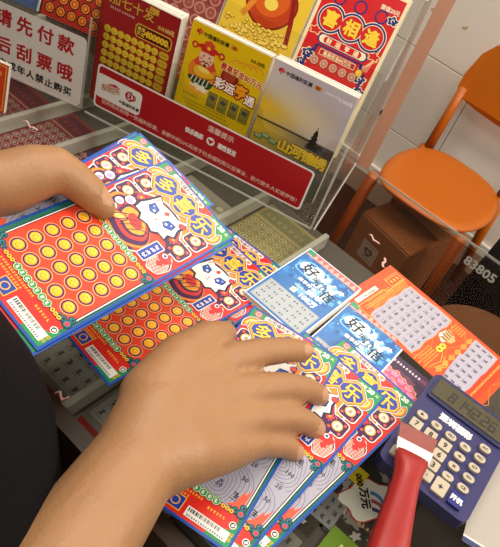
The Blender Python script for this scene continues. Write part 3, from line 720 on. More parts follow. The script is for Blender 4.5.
def swirl_art():
    a = Art(); W, L = 100, 150
    a.slab(W, 112, .5, '#3a332e', '#57504a')
    for k in range(26):
        rnd = random.Random(k + 50); a.poly(blob(rnd.uniform(8, 92), rnd.uniform(8, 104), rnd.uniform(4, 12), rnd.uniform(2, 5), .3, 5, rot=rnd.uniform(0, 3)), ('#8c847c', '#2a2622', '#5a5068', '#a8a098')[k % 4], 1 + (k % 4) * .3)
    pts = blob(58, 60, 33, 22, .14, 5, rot=.9)
    a.poly(pts, '#b5402c', 3); a.poly([(58 + (x - 58) * .93, 60 + (y - 60) * .93) for x, y in pts], '#efe7dc', 3.6)
    for k, c in enumerate(('#3f86c0', '#b84a5c', '#5a4a8c')): a.arc(62 + k * 5, 58 - k * 7, 10, 14, 10, 130, c, 4.2 + k * .3, 14)
    a.rect(24, 64, 44, 84, '#ecd02a', 4.4); a.text('000', 39, 71, 9, '#15130f', 5.4, .05, -50); a.text('万元', 53, 58, 11, '#15130f', 5.4, .05, -50)
    a.rect(8, 4, 44, 40, '#8a8784', 3)
    for i in range(4):
        for j in range(3): a.lumps(11 + i * 8.5, 8 + j * 11, 1, 5.4, '#2a2724', 4, seed=i + 5 * j)
    a.lumps(60, 30, 8, 4, '#d9a46a', 3, seed=4)
    return a

# ================================================================== the room
ZC = 1.0
bm = bmesh.new(); box(bm, -3.2, -1.6, -0.05, 2.4, 2.25, 0); struct('floor', bm, M['floorm'])
bm = bmesh.new(); box(bm, -3.2, -1.6, 2.75, 2.4, 2.25, 2.8); struct('ceiling', bm, M['white'])
bm = bmesh.new()
box(bm, -3.2, 2.256, 0, 2.4, 2.32, 2.75, 1)
def tile(x0, z0, x1, z1):
    t = bmesh.new(); box(t, x0, 2.25, z0, x1, 2.257, z1); bev(t, 0.0015, 1)
    me = bpy.data.meshes.new('t'); t.to_mesh(me); t.free(); bm.from_mesh(me); bpy.data.meshes.remove(me)
for r in range(9):
    z0, z1 = r * 0.3135 + 0.0015, (r + 1) * 0.3135 - 0.0015
    xs = [-3.2 + (0.235 if r % 2 else 0.535) + 0.6 * k for k in range(9)]
    xs = [-3.2] + [x for x in xs if x < 2.4] + [2.4]
    for a_, b_ in zip(xs, xs[1:]): tile(a_ + 0.0015, z0, b_ - 0.0015, z1)
for x, z, s_ in ((-0.821, 0.768, 0.009), (-0.697, 0.767, 0.007)):
    vs_ = [bm.verts.new((x + s_ * px, 2.2495, z + s_ * py)) for px, py in blob(0, 0, 1.6, .8, .25, 3, n=12, rot=.5)]
    f = bm.faces.new(vs_[::-1]); f.material_index = 2
struct('wall_back', bm, [M['wallm'], M['grout'], M['stain']])
bm = bmesh.new(); box(bm, -3.2, 2.236, 0, 2.4, 2.25, 0.145); bev(bm, .003); struct('baseboard_back', bm, M['white'])
bm = bmesh.new()
bmesh.ops.create_cone(bm, cap_ends=True, segments=20, radius1=.013, radius2=.010, depth=.008, matrix=Matrix.Translation((-0.827, 2.246, 0.35)) @ Matrix.Rotation(math.pi / 2, 4, 'X'))
tag(obj('hole_plug', bm, M['blackp']), 'small round black plug in the pale wall panel left of the orange chair', 'plug')

# ------------------------------------------------------------------ orange chair
ch = thing('plastic_chair', 'orange plastic chair with curved backrest standing against the pale wall', 'chair', Matrix.Translation((-0.41, 1.88, 0)))
inv = Matrix.Translation((0.41, -1.88, 0))
def cobj(name, bm, m, p, smooth=False):
    bm.transform(inv); return obj(name, bm, m, p, smooth=smooth)
seat_pts = [(-.564, 1.728), (-.598, 1.826), (-.6, 1.936), (-.575, 2.05), (-.5, 2.105), (-.41, 2.105), (-.32, 2.1), (-.255, 2.05), (-.222, 1.95), (-.212, 1.86), (-.235, 1.76), (-.271, 1.719), (-.311, 1.702), (-.391, 1.687), (-.473, 1.684), (-.531, 1.694)]
bm = bmesh.new()
ring_n = 8; rows = []
cx, cy = -0.41, 1.895
for k in range(ring_n + 1):
    t = 1 - k / ring_n * .92
    row = [bm.verts.new((cx + (x - cx) * t, cy + (y - cy) * t, .45 - .016 * (1 - t * t) - (.012 if k == 0 else 0))) for x, y in seat_pts]; rows.append(row)
n = len(seat_pts)
for a_, b_ in zip(rows, rows[1:]):
    for i in range(n): bm.faces.new((a_[i], a_[(i + 1) % n], b_[(i + 1) % n], b_[i]))
bm.faces.new(rows[-1])
low = [bm.verts.new((cx + (x - cx) * .97, cy + (y - cy) * .97, .415)) for x, y in seat_pts]
for i in range(n): bm.faces.new((low[i], low[(i + 1) % n], rows[0][(i + 1) % n], rows[0][i]))
bm.faces.new(low[::-1])
bmesh.ops.recalc_face_normals(bm, faces=bm.faces)
so = cobj('seat', bm, M['orange'], ch, True); sm = so.modifiers.new('soft', 'SUBSURF'); sm.levels = sm.render_levels = 2
bm = bmesh.new()
bp = [(-.576, .655), (-.578, .70), (-.563, .775), (-.535, .818), (-.48, .832), (-.41, .836), (-.34, .832), (-.285, .818), (-.257, .775), (-.242, .70), (-.244, .655), (-.262, .632), (-.33, .617), (-.41, .612), (-.49, .617), (-.558, .632)]
prism(bm, bp, 0, .02, lambda x, y, z: (x, 2.115 - z - .5 * (x + .41) ** 2 + .12 * (y - .6), y)); bev(bm, .006, 3)
cobj('backrest', bm, M['orange'], ch)
for s_ in (-1, 1):
    bm = bmesh.new(); x = -.41 + s_ * .148
    tube(bm, [(x, 2.075, .43), (x, 2.085, .54), (x, 2.098, .66)], [.017, .0155, .016], 12); cobj('back_post', bm, M['orange'], ch, True)
    bm = bmesh.new(); tube(bm, [(-.41 + s_ * .165, 1.735, .43), (-.41 + s_ * .185, 1.70, 0)], [.02, .014], 12); cobj('leg', bm, M['orange'], ch, True)
    bm = bmesh.new(); tube(bm, [(-.41 + s_ * .155, 2.06, .43), (-.41 + s_ * .175, 2.14, 0)], [.02, .014], 12); cobj('leg', bm, M['orange'], ch, True)

# ------------------------------------------------------------------ carton, stool and bag beyond the counter
cb = thing('cardboard_box', 'brown cardboard box with a white printed label on the floor under the orange chair front', 'box', frame((-.543, 1.712, 0), (.975, -.20, 0), (.20, .975, 0)))
bm = bmesh.new(); box(bm, 0, 0, 0, .212, .25, .30); bev(bm, .004, 2); obj('carton', bm, M['cardboard'], cb)
bm = bmesh.new(); prism(bm, [(0, 0), (.215, 0), (.21, .10), (.005, .11)], 0, .004); bm.transform(Matrix.Translation((0, .004, .302)) @ Matrix.Rotation(.12, 4, 'X')); obj('flap', bm, M['cardboard'], cb)
bm = bmesh.new(); prism(bm, [(0, 0), (.215, 0), (.21, .10), (.005, .11)], 0, .004); bm.transform(Matrix.Translation((.215, .246, .302)) @ Matrix.Rotation(math.pi, 4, 'Z') @ Matrix.Rotation(.2, 4, 'X')); obj('flap', bm, M['cardboard'], cb)
la = Art(); la.slab(70, 70, .3, '#d8d2c6'); la.poly(blob(35, 36, 17, 15, .15, 3), '#5a5048', 1); la.poly(blob(35, 36, 9, 8, .1, 4), '#b8b0a4', 2); la.lumps(14, 10, 9, 4, '#4a443c', 1, seed=1); la.lumps(14, 58, 9, 4, '#4a443c', 1, seed=2)
o = place('printed_label', la.mesh('printed_label', M['plate_print']), frame((.05, -.0004, .165), (1, 0, 0), (0, 0, 1)), cb); o['label'] = 'white square label'
st = thing('round_stool', 'round brown stool half seen through the counter glass at the right edge', 'stool', Matrix.Translation((.02, 1.33, 0)))
bm = bmesh.new(); bmesh.ops.create_cone(bm, cap_ends=True, segments=40, radius1=.17, radius2=.17, depth=.035, matrix=Matrix.Translation((0, 0, .4325))); bev(bm, .008, 3); obj('seat', bm, M['wood'], st)
for k in range(4):
    t = math.pi / 4 + k * math.pi / 2; bm = bmesh.new(); tube(bm, [(.11 * math.cos(t), .11 * math.sin(t), .418), (.15 * math.cos(t), .15 * math.sin(t), 0)], .014, 10); obj('leg', bm, M['dark_wood'], st, smooth=True)
bg = thing('fabric_bag', 'black fabric bag standing beside the orange chair at the right edge', 'bag', Matrix.Translation((-.06, 1.66, 0)))
bm = bmesh.new(); prism(bm, rpts(-.115, -.10, .2, .11, .05, 5), 0, .56, lambda x, y, z: (x * (1 - .16 * (z / .56) ** 3) + .02 * z, y * (1 - .35 * (z / .56) ** 2), z)); bev(bm, .015, 3); obj('bag_body', bm, M['blackf'], bg, smooth=True)
bm = bmesh.new(); tube(bm, [(-.03, 0, .545), (-.025, 0, .64), (.05, 0, .68), (.12, 0, .64), (.125, 0, .545)], .010, 8); obj('handle', bm, M['blackf'], bg, smooth=True)

# ------------------------------------------------------------------ the glass counter
gc = thing('glass_counter', 'glass display counter with a dark inner shelf full of lottery tickets', 'counter', Matrix.Translation((-.3, .47, 0)))
gi = Matrix.Translation((.3, -.47, 0))
def gobj(name, bm, m, label=None):
    bm.transform(gi); o = obj(name, bm, m, gc)
    if label: o['label'] = label
    return o
X0, X1, Y0, Y1 = -1.25, .62, .214, .812
bm = bmesh.new(); box(bm, X0, Y0, .994, X1, Y1, 1.0); gobj('top_glass', bm, M['glass'])
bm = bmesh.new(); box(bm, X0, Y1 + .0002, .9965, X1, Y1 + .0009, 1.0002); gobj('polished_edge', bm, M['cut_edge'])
bm = bmesh.new(); box(bm, X0, .802, .14, X1, .808, .993); gobj('front_glass', bm, M['front_glass'])
bm = bmesh.new(); box(bm, X0, Y0, 0, X1, .808, .139); gobj('plinth', bm, M['dark_wood'])
bm = bmesh.new(); box(bm, X0, Y0, .14, X1, Y0 + .016, .993); gobj('back_panel', bm, M['dark_wood'])
for x in (X0, X1 - .016):
    bm = bmesh.new(); box(bm, x, Y0 + .017, .14, x + .016, .801, .993); gobj('side_panel', bm, M['dark_wood'])
bm = bmesh.new(); box(bm, X0 + .017, Y0 + .017, .925, X1 - .017, .70, .940); gobj('shelf', bm, M['shelf'])
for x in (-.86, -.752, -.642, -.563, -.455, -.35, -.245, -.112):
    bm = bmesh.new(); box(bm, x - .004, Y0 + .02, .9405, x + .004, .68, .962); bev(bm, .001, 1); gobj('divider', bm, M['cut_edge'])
da = Art(); da.text('83805', 0, 0, 20, '#d8d0c4', 0, .03)
o = place('printed_number', da.mesh('printed_number', M['plate_print']), frame((-.055, .8015 - .47, 0), (1, 0, 0), (0, 0, 1)), gc)
o.matrix_local = Matrix.Translation((-.068 + .3, .8012 - .47, .980)) @ Matrix.Rotation(math.pi / 2, 4, 'X')
o['label'] = 'pale number 83805'

# ticket sheets lying on the shelf under the glass
shelf_z = .941
def sheet(art, label, x, y, rot, name='ticket_sheet', z=shelf_z, group=None, m='glossy_print'):
    me = art.mesh(name, M[m]) if isinstance(art, Art) else art
    o = place(name, me, Matrix.Translation((x, y, z + .0006)) @ Matrix.Rotation(math.radians(rot), 4, 'Z'))
    return tag(o, label, 'lottery ticket', group)
def rings_small(bg, ring, core, seed, w=96, l=150):
    a = Art(); a.slab(w, l, .5, bg, bg)
    for i in range(7):
        for j in range(8):
            x, y = 9 + i * 13, 10 + j * 13
            a.disc(x, y, 5.6, ring, 1, 14); a.disc(x, y, 4, core, 2, 12); a.disc(x, y, 2.4, ring, 3, 10)
    a.rect(4, l * .78, w - 4, l * .96, core, 1); a.lumps(9, l * .82, 8, 9, bg, 2, seed=seed); a.rect(0, l * .745, w, l * .755, ring, 2)
    return a
sheet(rings_small('#6e2a2a', '#9a7670', '#4c2028', 1), 'dark red ticket under the glass at the far left edge, below the hanging orange tickets', -.745, .40, 0)
sheet(rings_small('#7a3230', '#a88c84', '#542630', 2, 70), 'dark red ringed ticket under the glass between sign and held tickets', -.637, .415, 0)
sheet(rings_small('#602a34', '#84504f', '#3c3a64', 3), 'dark plum ticket under the glass beneath the red notice plate', -.556, .40, 0)
sheet(grey_scratch_art('#938a7a', '#b2ada0', '#c2baa6', 4), 'pale grey scratched ticket under the glass below the rack front', -.447, .47, 0)
sheet(rings_small('#8c7a4c', '#b0a474', '#6a6640', 5, 88), 'olive gold patterned ticket under the glass beside the blue tickets', -.342, .532, 0)
sheet(grey_scratch_art('#7c766c', '#9c978e', '#8c2c26', 6, 98), 'grey scratched ticket with a dark red band under the glass by the black shirt', -.346, .236, 0)
sheet(grey_scratch_art('#7c766c', '#a09b90', '#9a2c26', 7, 120), 'grey scratched ticket with a wide red heading under the glass left of the bare arm', -.238, .240, 0)
sheet(grey_scratch_art('#4e463e', '#807b74', '#3a342e', 8, 100), 'near-black ticket with a grey scratch panel at the bottom edge under the glass', -.106, .236, 0)
sheet(swirl_art(), 'dark ticket with a swirl badge reading 000万元 under the glass left of the scraper', -.042, .352, 4)
ga = Art(); ga.slab(104, 76, .5, '#6d8a2c'); ga.poly(blob(60, 40, 36, 24, .2, 5), '#b8c23a', 1); ga.poly(blob(50, 44, 18, 12, .2, 4), '#3c5a24', 2); ga.lumps(14, 60, 9, 6, '#e6dc8a', 2, seed=3)
sheet(ga, 'yellow-green ticket under the glass below the scraper handle', .004, .290, 2, z=shelf_z + .002)
pa = Art(); pa.slab(110, 120, .5, '#4a3a5c')
for k in range(30):
    rnd = random.Random(k + 9); pa.poly(blob(rnd.uniform(8, 102), rnd.uniform(8, 112), rnd.uniform(4, 9), rnd.uniform(3, 6), .2, 4), ('#8c3a5a', '#b8862c', '#3a5a4a', '#6a4a80', '#c2aa3c')[k % 5], 1 + (k % 5) * .25)
sheet(pa, 'purple ticket with coloured sweets under the glass below the calculator', .138, .33, 6)

# ================================================================== racks on the counter
ORG, RU = Vector((-.5658, .5211, ZC)), Vector((.9563, .2925, 0)).normalized()
RV = Vector((-RU.y, RU.x, 0))
RK = frame(ORG, RU, RV)                       # rack frame: x along its front, y to its back, z up
def plate(bm, pts, axis, a0, a1):
    """prism of an outline in the rack: axis 'y' = outline in x,z; axis 'x' = outline in y,z"""
    prism(bm, pts, a0, a1, (lambda x, y, z: (x, z, y)) if axis == 'y' else (lambda x, y, z: (z, x, y)))
    bmesh.ops.recalc_face_normals(bm, faces=bm.faces)
def side_outline(): return [(0.0, .001), (0.0, .126), (.055, .19), (.105, .27), (.160, .285), (.19, .001)]
rk = thing('ticket_rack', 'clear acrylic ticket rack with a red notice plate across its front', 'rack', RK)
RW = .334
bm = bmesh.new()
tabs = [(0, .001), (RW, .001), (RW, .126), (.318, .126), (.312, .122), (.306, .108), (.30, .098), (.235, .098), (.229, .104), (.226, .118), (.221, .122), (.212, .122), (.206, .118), (.203, .104), (.197, .098), (.130, .098), (.124, .104), (.121, .118), (.116, .122), (.106, .122), (.101, .118), (.098, .104), (.092, .098), (.030, .098), (.024, .104), (.020, .120), (.014, .126), (0, .126)]
plate(bm, tabs, 'y', 0, .003); obj('front_panel', bm, M['acrylic'], rk)
bm = bmesh.new(); plate(bm, [(.003, .001), (.003, .004), (RW - .003, .004), (RW - .003, .001)], 'y', .004, .19); obj('base_panel', bm, M['acrylic'], rk)
for x0 in (-.003, RW + .0002):
    bm = bmesh.new(); plate(bm, side_outline(), 'x', x0, x0 + .0028); obj('side_panel', bm, M['acrylic_edge'], rk)
bm = bmesh.new(); plate(bm, [(.003, .006), (.003, .20), (RW - .003, .20), (RW - .003, .006)], 'y', .030, .0325)
for v in bm.verts: v.co.y += max(0, v.co.z - .07) * .10
obj('middle_panel', bm, M['acrylic'], rk)
bm = bmesh.new(); plate(bm, [(.003, .006), (.003, .285), (RW - .003, .285), (RW - .003, .006)], 'y', .060, .063)
for v in bm.verts: v.co.y += v.co.z * .36
obj('back_panel', bm, M['acrylic'], rk)
bm = bmesh.new(); prism(bm, [(0, 0), (.020, 0), (.020, .012), (0, .012)], 0, .30, lambda x, y, z: (RW + .004 + x, .188 + y + z * .32, z + .001)); bmesh.ops.recalc_face_normals(bm, faces=bm.faces)
o = obj('rear_upright', bm, M['rose'], rk); o['label'] = 'rose-brown edge strip'
for n_, (a0, b0) in dict(bottom_edge_highlight=((0, -.0016, 0), (RW, .0, .0022)), upright_edge_highlight=((RW - .0018, -.0016, .0024), (RW + .001, .0, .126)), base_edge_highlight=((RW + .0032, .0, .0005), (RW + .0048, .19, .0025))).items():
    bm = bmesh.new(); box(bm, *a0, *b0); obj(n_, bm, M['cut_edge'], rk)  # thin pale bars added as highlights along the acrylic edges
bm = bmesh.new(); box(bm, .003, .0660, .0560, RW - .003, .0790, .0585); obj('step_panel', bm, M['acrylic'], rk)
for x in (.108, .215):
    bm = bmesh.new(); plate(bm, [(.004, .005), (.004, .12), (.029, .15), (.029, .005)], 'x', x, x + .002); obj('pocket_divider', bm, M['acrylic'], rk)

# red notice plate
na = Art(); NW, NH = 301, 60
na.V = [(x, y, 0) for x, y in rpts(0, 0, NW, NH, 5, 5)]; na.F = [tuple(range(len(na.V)))]; na.C = [lin('#f3eee4') + (1,)]
na.poly(rpts(2.4, 2.4, NW - 2.4, NH - 2.4, 4, 5), '#b2191c', 1)
na.poly(rpts(0, 15.5, 66, 48, 6, 5), '#f3eee4', 2)
for k, (c, x, y, r) in enumerate((('#d98a1e', 20, 33, 9), ('#2a5aa8', 18, 33, 6), ('#c8202a', 27, 38, 6))): na.poly(blob(x, y, r * 1.2, r * .6, .12, 5), c, 3 + k * .4)
na.text('刮刮乐', 22, 33, 9, '#f3eee4', 5, .10, 8, res=1); na.text('刮刮乐', 22, 33, 9, '#b8651a', 6, .03, 8, res=1)
na.arc(49, 36, 4.6, 6.6, 60, 400, '#b2191c', 3, 16); na.arc(53.6, 36, 2.6, 4.4, -120, 120, '#b2191c', 3, 12); na.rect(49.4, 24.8 + 4, 51.2, 43, '#b2191c', 4); na.arc(47, 36, 1.4, 3, 0, 360, '#b2191c', 4, 10)
na.text('中国福利彩票', 50, 23, 5.0, '#1d1514', 3, .04, res=1)
C1 = '#ecc6b8'
na.text('温馨提示', 176, 48, 9.2, C1, 3, .02); na.text('快乐购彩', 143, 31.5, 8, '#f3eee4', 4, .05, sx=.8); na.text('理性投注', 189, 31.5, 8, '#f3eee4', 4, .05, sx=.8)
na.disc(166, 31.5, 5.6, '#f3eee4', 3); na.poly(blob(166, 31.5, 3.4, 2.6, .3, 3), '#b2191c', 4)
na.text('您所购买的每一张福利彩票，金额中的20%将用于社会福利和公益事业，助力更多人实现梦想！', 152, 11.4, 6.9, C1, 3, .015, res=1, sx=.995)
o = place('notice_plate', na.mesh('notice_plate', M['plate_print']), Matrix.Translation((.0105, -.0006, .0175)) @ Matrix.Rotation(math.pi / 2, 4, 'X'), rk)
o['label'] = 'red notice plate with white border'

def stack_bm(w, h, n=9, gap=.0011, seed=0):
    bm = bmesh.new(); rnd = random.Random(seed)
    for k in range(n):
        dx, dy = rnd.uniform(-.0006, .0006), rnd.uniform(-.0008, .0014)
        box(bm, dx, dy, -.0010 - (k + 1) * gap, w + dx, h + dy, -.0010 - (k + .12) * gap)
    return bm
def pack(label, art, mx, w, h, n=9, seed=0, name='ticket_pack', group=None):
    t = thing(name, label, 'ticket pack', mx, group)
    place('front_ticket', art.mesh('front_ticket', M['glossy_print']) if isinstance(art, Art) else art, Matrix(), t)
    obj('sheets', stack_bm(w * .001, h * .001, n, seed=seed), M['card'], t)
    return t
def in_rack(base, u, v, z, lean):
    return base @ Matrix.Translation((u, v, z)) @ Matrix.Rotation(math.pi / 2 - math.radians(lean), 4, 'X')
pack('pack of dark red tickets with rows of gold coins, leftmost in the rack front row', coins_art(), in_rack(RK, .0008, .0045, .0215, 0), 102, 152, 17, 1)
pack('pack of yellow tickets with a bearded figure holding an ingot, in the rack front row', fortune_art(), in_rack(RK, .111, .0135, .0215, 2), 102, 152, 9, 2)
pack('pack of lake sunset tickets with a dark pagoda, right end of the rack front row', landscape_art(), in_rack(RK, .2185, .0115, .026, 0), 102, 152, 10, 3)
pack('pack of red and navy tickets titled 喜相逢 in the rack back row above the sunset tickets', happy_art(), in_rack(RK, .216, .0715, .064, 20), 102, 200, 5, 4)
pack('pack of gold tickets with a big glossy red ring behind the yellow tickets', gold_art(), in_rack(RK, .111, .0715, .064, 20), 102, 200, 5, 5)
pack('pack of maroon tickets with faint rings in the rack back row behind the gold-coin tickets', rings_art('#8c3a3a', '#c48a7a', '#a85a4c', 3), in_rack(RK, .006, .0715, .064, 20), 102, 200, 5, 6)

# second rack on the left with the white sign
SU = Vector((.923, .3849, 0)).normalized(); SV = Vector((-SU.y, SU.x, 0)); LW = .33
SORG = Vector((-.5765, .5215, ZC)) - SU * LW - SV * .003 * 0
LK = frame(SORG, SU, SV)
lk = thing('ticket_rack', 'clear acrylic ticket rack at the far left carrying the white sign with red writing', 'rack', LK)
bm = bmesh.new(); plate(bm, [(0, .001), (LW, .001), (LW, .118), (0, .118)], 'y', 0, .003); obj('front_panel', bm, M['acrylic'], lk)
bm = bmesh.new(); plate(bm, [(.003, .001), (.003, .004), (LW - .003, .004), (LW - .003, .001)], 'y', .004, .17); obj('base_panel', bm, M['acrylic'], lk)
for x0 in (-.003, LW + .0002):
    bm = bmesh.new(); plate(bm, side_outline()[:4] + [(.13, .285), (.17, .001)], 'x', x0, x0 + .0028); obj('side_panel', bm, M['acrylic_edge'], lk)
bm = bmesh.new(); plate(bm, [(.003, .006), (.003, .265), (LW - .003, .265), (LW - .003, .006)], 'y', .060, .063)
for v in bm.verts: v.co.y += v.co.z * .36
obj('back_panel', bm, M['acrylic'], lk)
for n_, (a0, b0) in dict(bottom_edge_highlight=((0, -.0016, 0), (LW, .0, .0013)), upright_edge_highlight=((LW + .0004, -.0016, .0015), (LW + .0028, .0, .126))).items():
    bm = bmesh.new(); box(bm, *a0, *b0); obj(n_, bm, M['cut_edge'], lk)  # same painted edge highlights on the left rack
bm = bmesh.new(); box(bm, .003, .0660, .0560, LW - .003, .0790, .0585); obj('step_panel', bm, M['acrylic'], lk)
sa = Art(); SW, SH = 146, 96
sa.V = [(x, y, 0) for x, y in rpts(0, 0, SW, SH, 6, 5)]; sa.F = [tuple(range(len(sa.V)))]; sa.C = [lin('#ece4da') + (1,)]
for k, t in enumerate('请先付款'): sa.text(t, SW - 113 + k * 28.6, 77.5, 23, '#b8161c', 1, .032)
for k, t in enumerate('后刮票哦'): sa.text(t, SW - 113 + k * 29.2, 40.5, 23, '#b8161c', 1, .032)
for k, t in enumerate('未成年人禁止购买'): sa.text(t, SW - 113.5 + k * 13.4, 15.5 - k * .15, 12.4, '#17130f', 1, .035)
o = place('white_sign', sa.mesh('white_sign', M['plate_print']), Matrix.Translation((LW - .1465, -.0008, .0015)) @ Matrix.Rotation(math.pi / 2, 4, 'X'), lk)
o['label'] = 'white sign lettered in red and black'
pack('pack of red tickets with black-ringed orange coins in the left rack behind the sign corner', rings_art('#a8281f', '#1c1512', '#e08a2a', 5), in_rack(LK, LW - .106, .0715, .064, 20), 102, 200, 5, 7)
pack('pack of slate blue tickets in the left rack, behind the middle of the white sign', rings_art('#4a5a80', '#3a4a74', '#5a6a90', 6), in_rack(LK, LW - .214, .0715, .064, 20), 102, 200, 5, 8)
pack('pack of dark navy tickets at the far left end of the left rack', rings_art('#2c3a6a', '#8c3038', '#3a4a7c', 9), in_rack(LK, LW - .322, .0715, .064, 20), 102, 200, 5, 9)

# small orange-red bundle in front of the sign
ra = Art(); ra.slab(46, 62, .5, '#d8401c')
ra.frame(2, 2, 44, 60, 1.6, '#f0a83a', 1)
for k in range(3): ra.lumps(12, 44 - k * 14, 3, 8, '#f6c04a', 2, seed=k)
bx = Vector((-.6035, .4255, ZC)) 
pack('small bundle of orange-red tickets leaning at the left edge in front of the white sign', ra, frame(bx - Vector((.923, .385, 0)) * .046 + Vector((0, .0, .001)), (.923, .385, 0), (-.06, .13, .99)), 46, 62, 4, 10)

# ================================================================== tickets, tools on the glass
coin_me, scr_me = red_ticket(False), red_ticket(True)
def ticket(me, mx, label):
    return tag(place('lottery_ticket', me, mx), label, 'lottery ticket')
def by_corner(tr, ydir, xdir, w=.104, l=.230):
    """matrix for a ticket whose top-right corner is tr"""
    x, y = Vector(xdir).normalized(), Vector(ydir).normalized()
    return frame(Vector(tr) - x * w - y * l, x, y)
# the three scratched tickets on the counter, tops resting on the blue pack
def on_glass(px, py, z_top, z_foot, rot):
    """ticket seen with its top-right corner at a picture position; z of top edge and foot edge"""
    c = on(px, py, z_top); r = math.radians(rot); s_ = (z_top - z_foot) / .230; k = math.sqrt(1 - s_ * s_)
    return by_corner(c, (-math.sin(r) * k, math.cos(r) * k, s_), (math.cos(r), math.sin(r), 0))
ticket(scr_me, on_glass(341, 359, 1.0185, 1.0062, 12.8), 'scratched red ticket nearest the right hand, left of the three fanned tickets')
ticket(scr_me, on_glass(386, 397.5, 1.0155, 1.0042, 1.5), 'scratched red ticket, middle of the three fanned right of the hand')
ticket(scr_me, on_glass(420, 407, 1.0125, 1.0022, -3.5), 'scratched red ticket, rightmost of the three fanned beside the calculator')
# the two below the held bundle
ticket(coin_me, on_glass(280.5, 287, 1.0075, 1.0030, -4.0), 'red ticket with uncovered gold coins lying on the glass below the held bundle')
ticket(coin_me, on_glass(294.5, 277.5, 1.0062, 1.0012, 3.0), 'red ticket lying mostly under the gold-coin ticket below the held bundle')
# the held bundle
HO, HX, HY = Vector((-.3322, .1944, 1.1214)), Vector((.972, .0171, -.2345)), Vector((-.0253, .9992, -.0317))
HM = frame(HO, HX, HY)
def held(dx, dy, dz, rot): return HM @ Matrix.Translation((dx, dy, dz)) @ Matrix.Rotation(math.radians(rot), 4, 'Z')
ticket(coin_me, HM, 'red ticket with twenty-five gold coins held on top under the thumb')
ticket(coin_me, held(.0015, -.0035, -.0018, -.6), 'red ticket held directly behind the top ticket, only its blue edges showing')
def held_tr(tx, ty, dz, rot):
    r = math.radians(rot); c, s_ = math.cos(r), math.sin(r)
    return held(tx - (.104 * c - .230 * s_), ty - (.104 * s_ + .230 * c), dz, rot)
ticket(scr_me, held_tr(.0625, .2425, -.0036, 6.5), 'scratched red ticket showing above the top held ticket in the same hand')
ticket(scr_me, held_tr(.0575, .2435, -.0052, 8.5), 'hindmost red ticket of the held bundle, a blue edge at its upper left')

# blue tickets
ba = blue_art(); bme = ba.mesh('front_ticket', M['glossy_print'])
def flat_pack(label, px, py, z, rot, w, l, n, seed):
    c = on(px, py, z); r = math.radians(rot)
    x, y = Vector((math.cos(r), math.sin(r), 0)), Vector((-math.sin(r), math.cos(r), 0))
    return pack(label, bme, frame(c - x * w * .001 - y * l * .001, x, y), w, l, n, seed)
flat_pack('thick pack of blue frosty tickets with brush lettering beside the olive ticket', 361.5, 289, 1.0125, 0, 78, 122, 9, 21)
flat_pack('thin pack of blue frosty tickets with brush lettering under the orange ticket corner', 408.5, 343, 1.0040, 2, 78, 122, 2, 22)

# purple sweets ticket and grey sheet
sw = sweet_art(); c = on(436, 388, 1.0012)
tag(place('lottery_ticket', sw.mesh('sweets_print', M['glossy_print']), frame(c + Vector((-.072, -.0885, 0)), (1, .02, 0), (-.02, 1, 0))), 'dark purple ticket with pink sweets between orange ticket and calculator', 'lottery ticket')
gs = Art(); gs.slab(150, 110, .4, '#a8a096'); gs.rect(0, 0, 150, 5, '#39426a', 1); gs.rect(0, 5, 150, 7, '#ded8cc', 1)
tag(place('paper_sheet', gs.mesh('paper_print', M['plate_print']), frame(on(462, 540, 1.0008) , (.97, .24, 0), (-.24, .97, 0))), 'plain grey-beige sheet with a navy edge at the bottom right corner', 'paper')

# long orange ticket, left end on the glass, right end on the calculator
oc = Vector((-.1445, .6545, 1.0042)); ox = Vector((math.sin(math.radians(-4)), -math.cos(math.radians(-4)), 0)); oy = Vector((-ox.y, ox.x, 0))
tag(place('lottery_ticket', orange_art().mesh('orange_print', M['glossy_print']), frame(oc, ox, oy)), 'long orange ticket with scratched number grids behind the calculator', 'lottery ticket')

# ------------------------------------------------------------------ calculator
kx = Vector((.9963, .078, .0)).normalized(); ky = Vector((-.078, .9969, .10))
CK = frame((-.0171, .4561, 1.0215), kx, ky)          # key row 0, column 0
ca = thing('calculator', 'dark blue desk calculator with cream keys and white lettering beside the orange ticket', 'calculator', CK)
bm = bmesh.new(); prism(bm, rpts(.004, -.054, .0965, .072, .008, 5), -.016, 0); bev(bm, .003, 3); obj('case', bm, M['calc'], ca)
bm = bmesh.new(); prism(bm, rpts(.008, .038, .0925, .069, .004, 4), .0002, .0022); bev(bm, .0012, 2); obj('display_bezel', bm, M['calc2'], ca)
bm = bmesh.new(); prism(bm, rpts(.011, .0425, .0895, .0655, .002, 3), .0023, .0030); lcd = obj('display', bm, M['lcd'], ca)
def dseg(a, x, y, ch_, h, c):
    S = {'0': 'abcdef', '1': 'bc', '2': 'abged', '3': 'abgcd', '4': 'fgbc', '5': 'afgcd', '6': 'afgedc', '7': 'abc', '8': 'abcdefg', '9': 'abcdfg'}
    w, t = h * .52, h * .11
    L_ = {'a': (0, h - t, w, h), 'g': (0, h / 2 - t / 2, w, h / 2 + t / 2), 'd': (0, 0, w, t), 'f': (0, h / 2, t, h), 'b': (w - t, h / 2, w, h), 'e': (0, 0, t, h / 2), 'c': (w - t, 0, w, h / 2)}
    for q in S.get(ch_, ''):
        x0, y0, x1, y1 = L_[q]; a.poly([(x + x0 + .1 * y0, y + y0), (x + x1 + .1 * y0, y + y0), (x + x1 + .1 * y1, y + y1), (x + x0 + .1 * y1, y + y1)], c, 0)
for k, c_ in enumerate('814226'):
    d_ = Art(); dseg(d_, 27 + k * 8.6 + (2 if k > 3 else 0), 47, c_, 13, '#26241e')
    if k == 3: d_.disc(27 + k * 8.6 + 9.3, 47.6, .9, '#26241e', 0, 8)
    place('display_digit', d_.mesh('display_digit', M['plate_print']), Matrix.Translation((0, 0, .00315)), ca)
t_ = Art()
for k, c_ in enumerate('深圳福彩'): t_.text(c_, 34 + k * 8.8, 28.4, 9, '#e9e6de', 0, .06)
